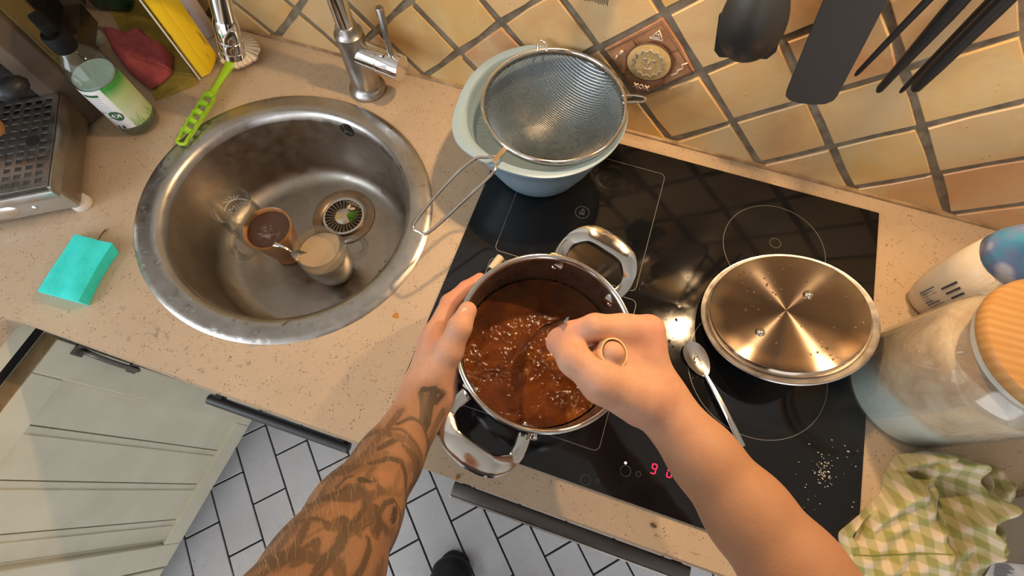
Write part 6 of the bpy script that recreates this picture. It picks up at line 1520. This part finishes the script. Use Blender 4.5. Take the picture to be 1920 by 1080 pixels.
# hair on the left forearm
hv, hf_ = [], []
cand = np.where((sL > 0.02) & (sL < SA[-1]) & (np.abs(th) < 1.9))[0]; rs_ = np.random.RandomState(4)
for i in rs_.choice(cand, 650, replace=False):
    nrm_ = rel[i] / max(np.linalg.norm(rel[i]), 1e-6); d = t0[i] * -0.55 + ww[i] * rs_.uniform(.1, .6) + nrm_ * 0.30 + rs_.normal(0, .15, 3); d /= np.linalg.norm(d)
    L_ = rs_.uniform(.007, .014); s_ = np.cross(d, nrm_); s_ /= max(np.linalg.norm(s_), 1e-6); b = len(hv); p0 = PL[i]
    p1 = p0 + d * L_ * 0.55 + nrm_ * 0.0008; p2 = p0 + d * L_ - nrm_ * 0.0004; w = 0.00008
    hv += [p0 - s_ * w, p0 + s_ * w, p1 + s_ * w * .8, p1 - s_ * w * .8, p2]; hf_ += [[b, b + 1, b + 2, b + 3], [b + 3, b + 2, b + 4]]
obj('arm_hair', (hv, hf_), mat('fair_hair', (0.42, 0.30, 0.15), 0.5), person, world=True, kind='stuff')
# clothes: out of frame except the shoe
ps_, qs_ = sdf_mesh([(.05, .05, [(V3(-.13, -.885, .45), V3(.13, -.885, .45), .092, .092), (V3(-.07, -.91, .30), V3(.07, -.91, .30), .12, .12), (V3(-.06, -.965, .06), V3(.06, -.965, .06), .125, .125), (V3(-.07, -.985, -.06), V3(.07, -.985, -.06), .115, .115)]),
                     (.04, .02, [(LSH, LSH * .55 + LA[4] * .45, .070, .062), (RSH, RSH * .55 + RA[4] * .45, .070, .062)])], 0.008, 2)
obj('t_shirt', ([tuple(p) for p in ps_], qs_.tolist()), noisy('navy_cotton', (0.03, 0.035, 0.05), (0.04, 0.045, 0.065), 80, 0.9), person, world=True, smooth=True)
trs = [c for s, yk in ((-1, 0), (1, -.05)) for c in chain([V3(s * .085, -.99, -.05), V3(s * .10, -.965 + yk, -.44), V3(s * .105, -.955 + yk, -.79)], [.105, .078, .062])]
ps_, qs_ = sdf_mesh([(.04, .03, trs), (.06, .02, [(V3(-.06, -.985, -.06), V3(.06, -.985, -.06), .121, .121)])], 0.008, 2)
obj('trousers', ([tuple(p) for p in ps_], qs_.tolist()), noisy('dark_denim', (0.02, 0.025, 0.04), (0.035, 0.04, 0.06), 120, 0.9), person, world=True, smooth=True)
shm = mat('black_shoe', (0.010, 0.010, 0.011), 0.6); slm = mat('black_sole', (0.022, 0.022, 0.022), 0.75)
for s, yk in ((-1, 0.0), (1, -.05)):
    T_, H_ = V3(-.089 if s < 0 else .115, -.822 + yk, -.862), V3(-.104 if s < 0 else .105, -1.02 + yk, -.850)
    ps_, qs_ = sdf_mesh([(.03, .03, [(T_, T_ * .7 + H_ * .3 + V3(0, 0, .012), .030, .034), (T_ + V3(-.024, -.018, -.004), T_ + V3(.022, -.010, -.004), .031, .031), (T_ * .7 + H_ * .3 + V3(0, 0, .012), H_ + V3(0, 0, .010), .034, .036), (T_ * .45 + H_ * .55 + V3(0, 0, .03), H_ + V3(0, .035, .055), .033, .042)])], 0.004, 2)
    so = obj('shoe', ([tuple(p) for p in ps_], qs_.tolist()), shm, person, world=True, smooth=True)
    ol_ = []
    for k in range(40):
        a = 2 * math.pi * k / 40; c, q = math.cos(a), math.sin(a); y = (T_[1] + H_[1]) / 2 + q * 0.139; w = 0.055 if q > 0 else 0.042
        ol_.append((T_[0] + (H_[0] - T_[0]) * (0.5 - q / 2) + math.copysign(abs(c) ** 0.6, c) * w, y))
    obj('sole', prism(ol_, FLOOR + 0.0056, FLOOR + 0.026, 0.004, 2), slm, so, world=True, smooth=40)
# hair on the head
ps_, qs_ = sdf_mesh([(.03, .03, [(hd3(-.03, .045), hd3(-.01, .05), .087, .080), (hd3(-.05, .0), hd3(-.05, .03), .070, .080)])], 0.006, 1)
obj('hair', ([tuple(p) for p in ps_], qs_.tolist()), noisy('brown_hair', (0.05, 0.03, 0.015), (0.09, 0.055, 0.025), 200, 0.7, 0.6, 0.002), person, world=True, smooth=True)
for s in (-1, 1):
    e = obj('eye', xf(ball(0.012, sub=3), Matrix.Translation(Vector(hd3(.068, .004, s * .032)))), mat('eye_white', (0.75, 0.73, 0.70), 0.15), person, world=True, smooth=True)
    obj('iris', xf(lathe([(0.0055, 0.0), (0, 0.001)], 20), Matrix.Translation(Vector(hd3(.0795, .003, s * .032))) @ frame_z(FD, SD_).to_4x4()), mat('iris_dark', (0.05, 0.035, 0.02), 0.2), e, world=True)
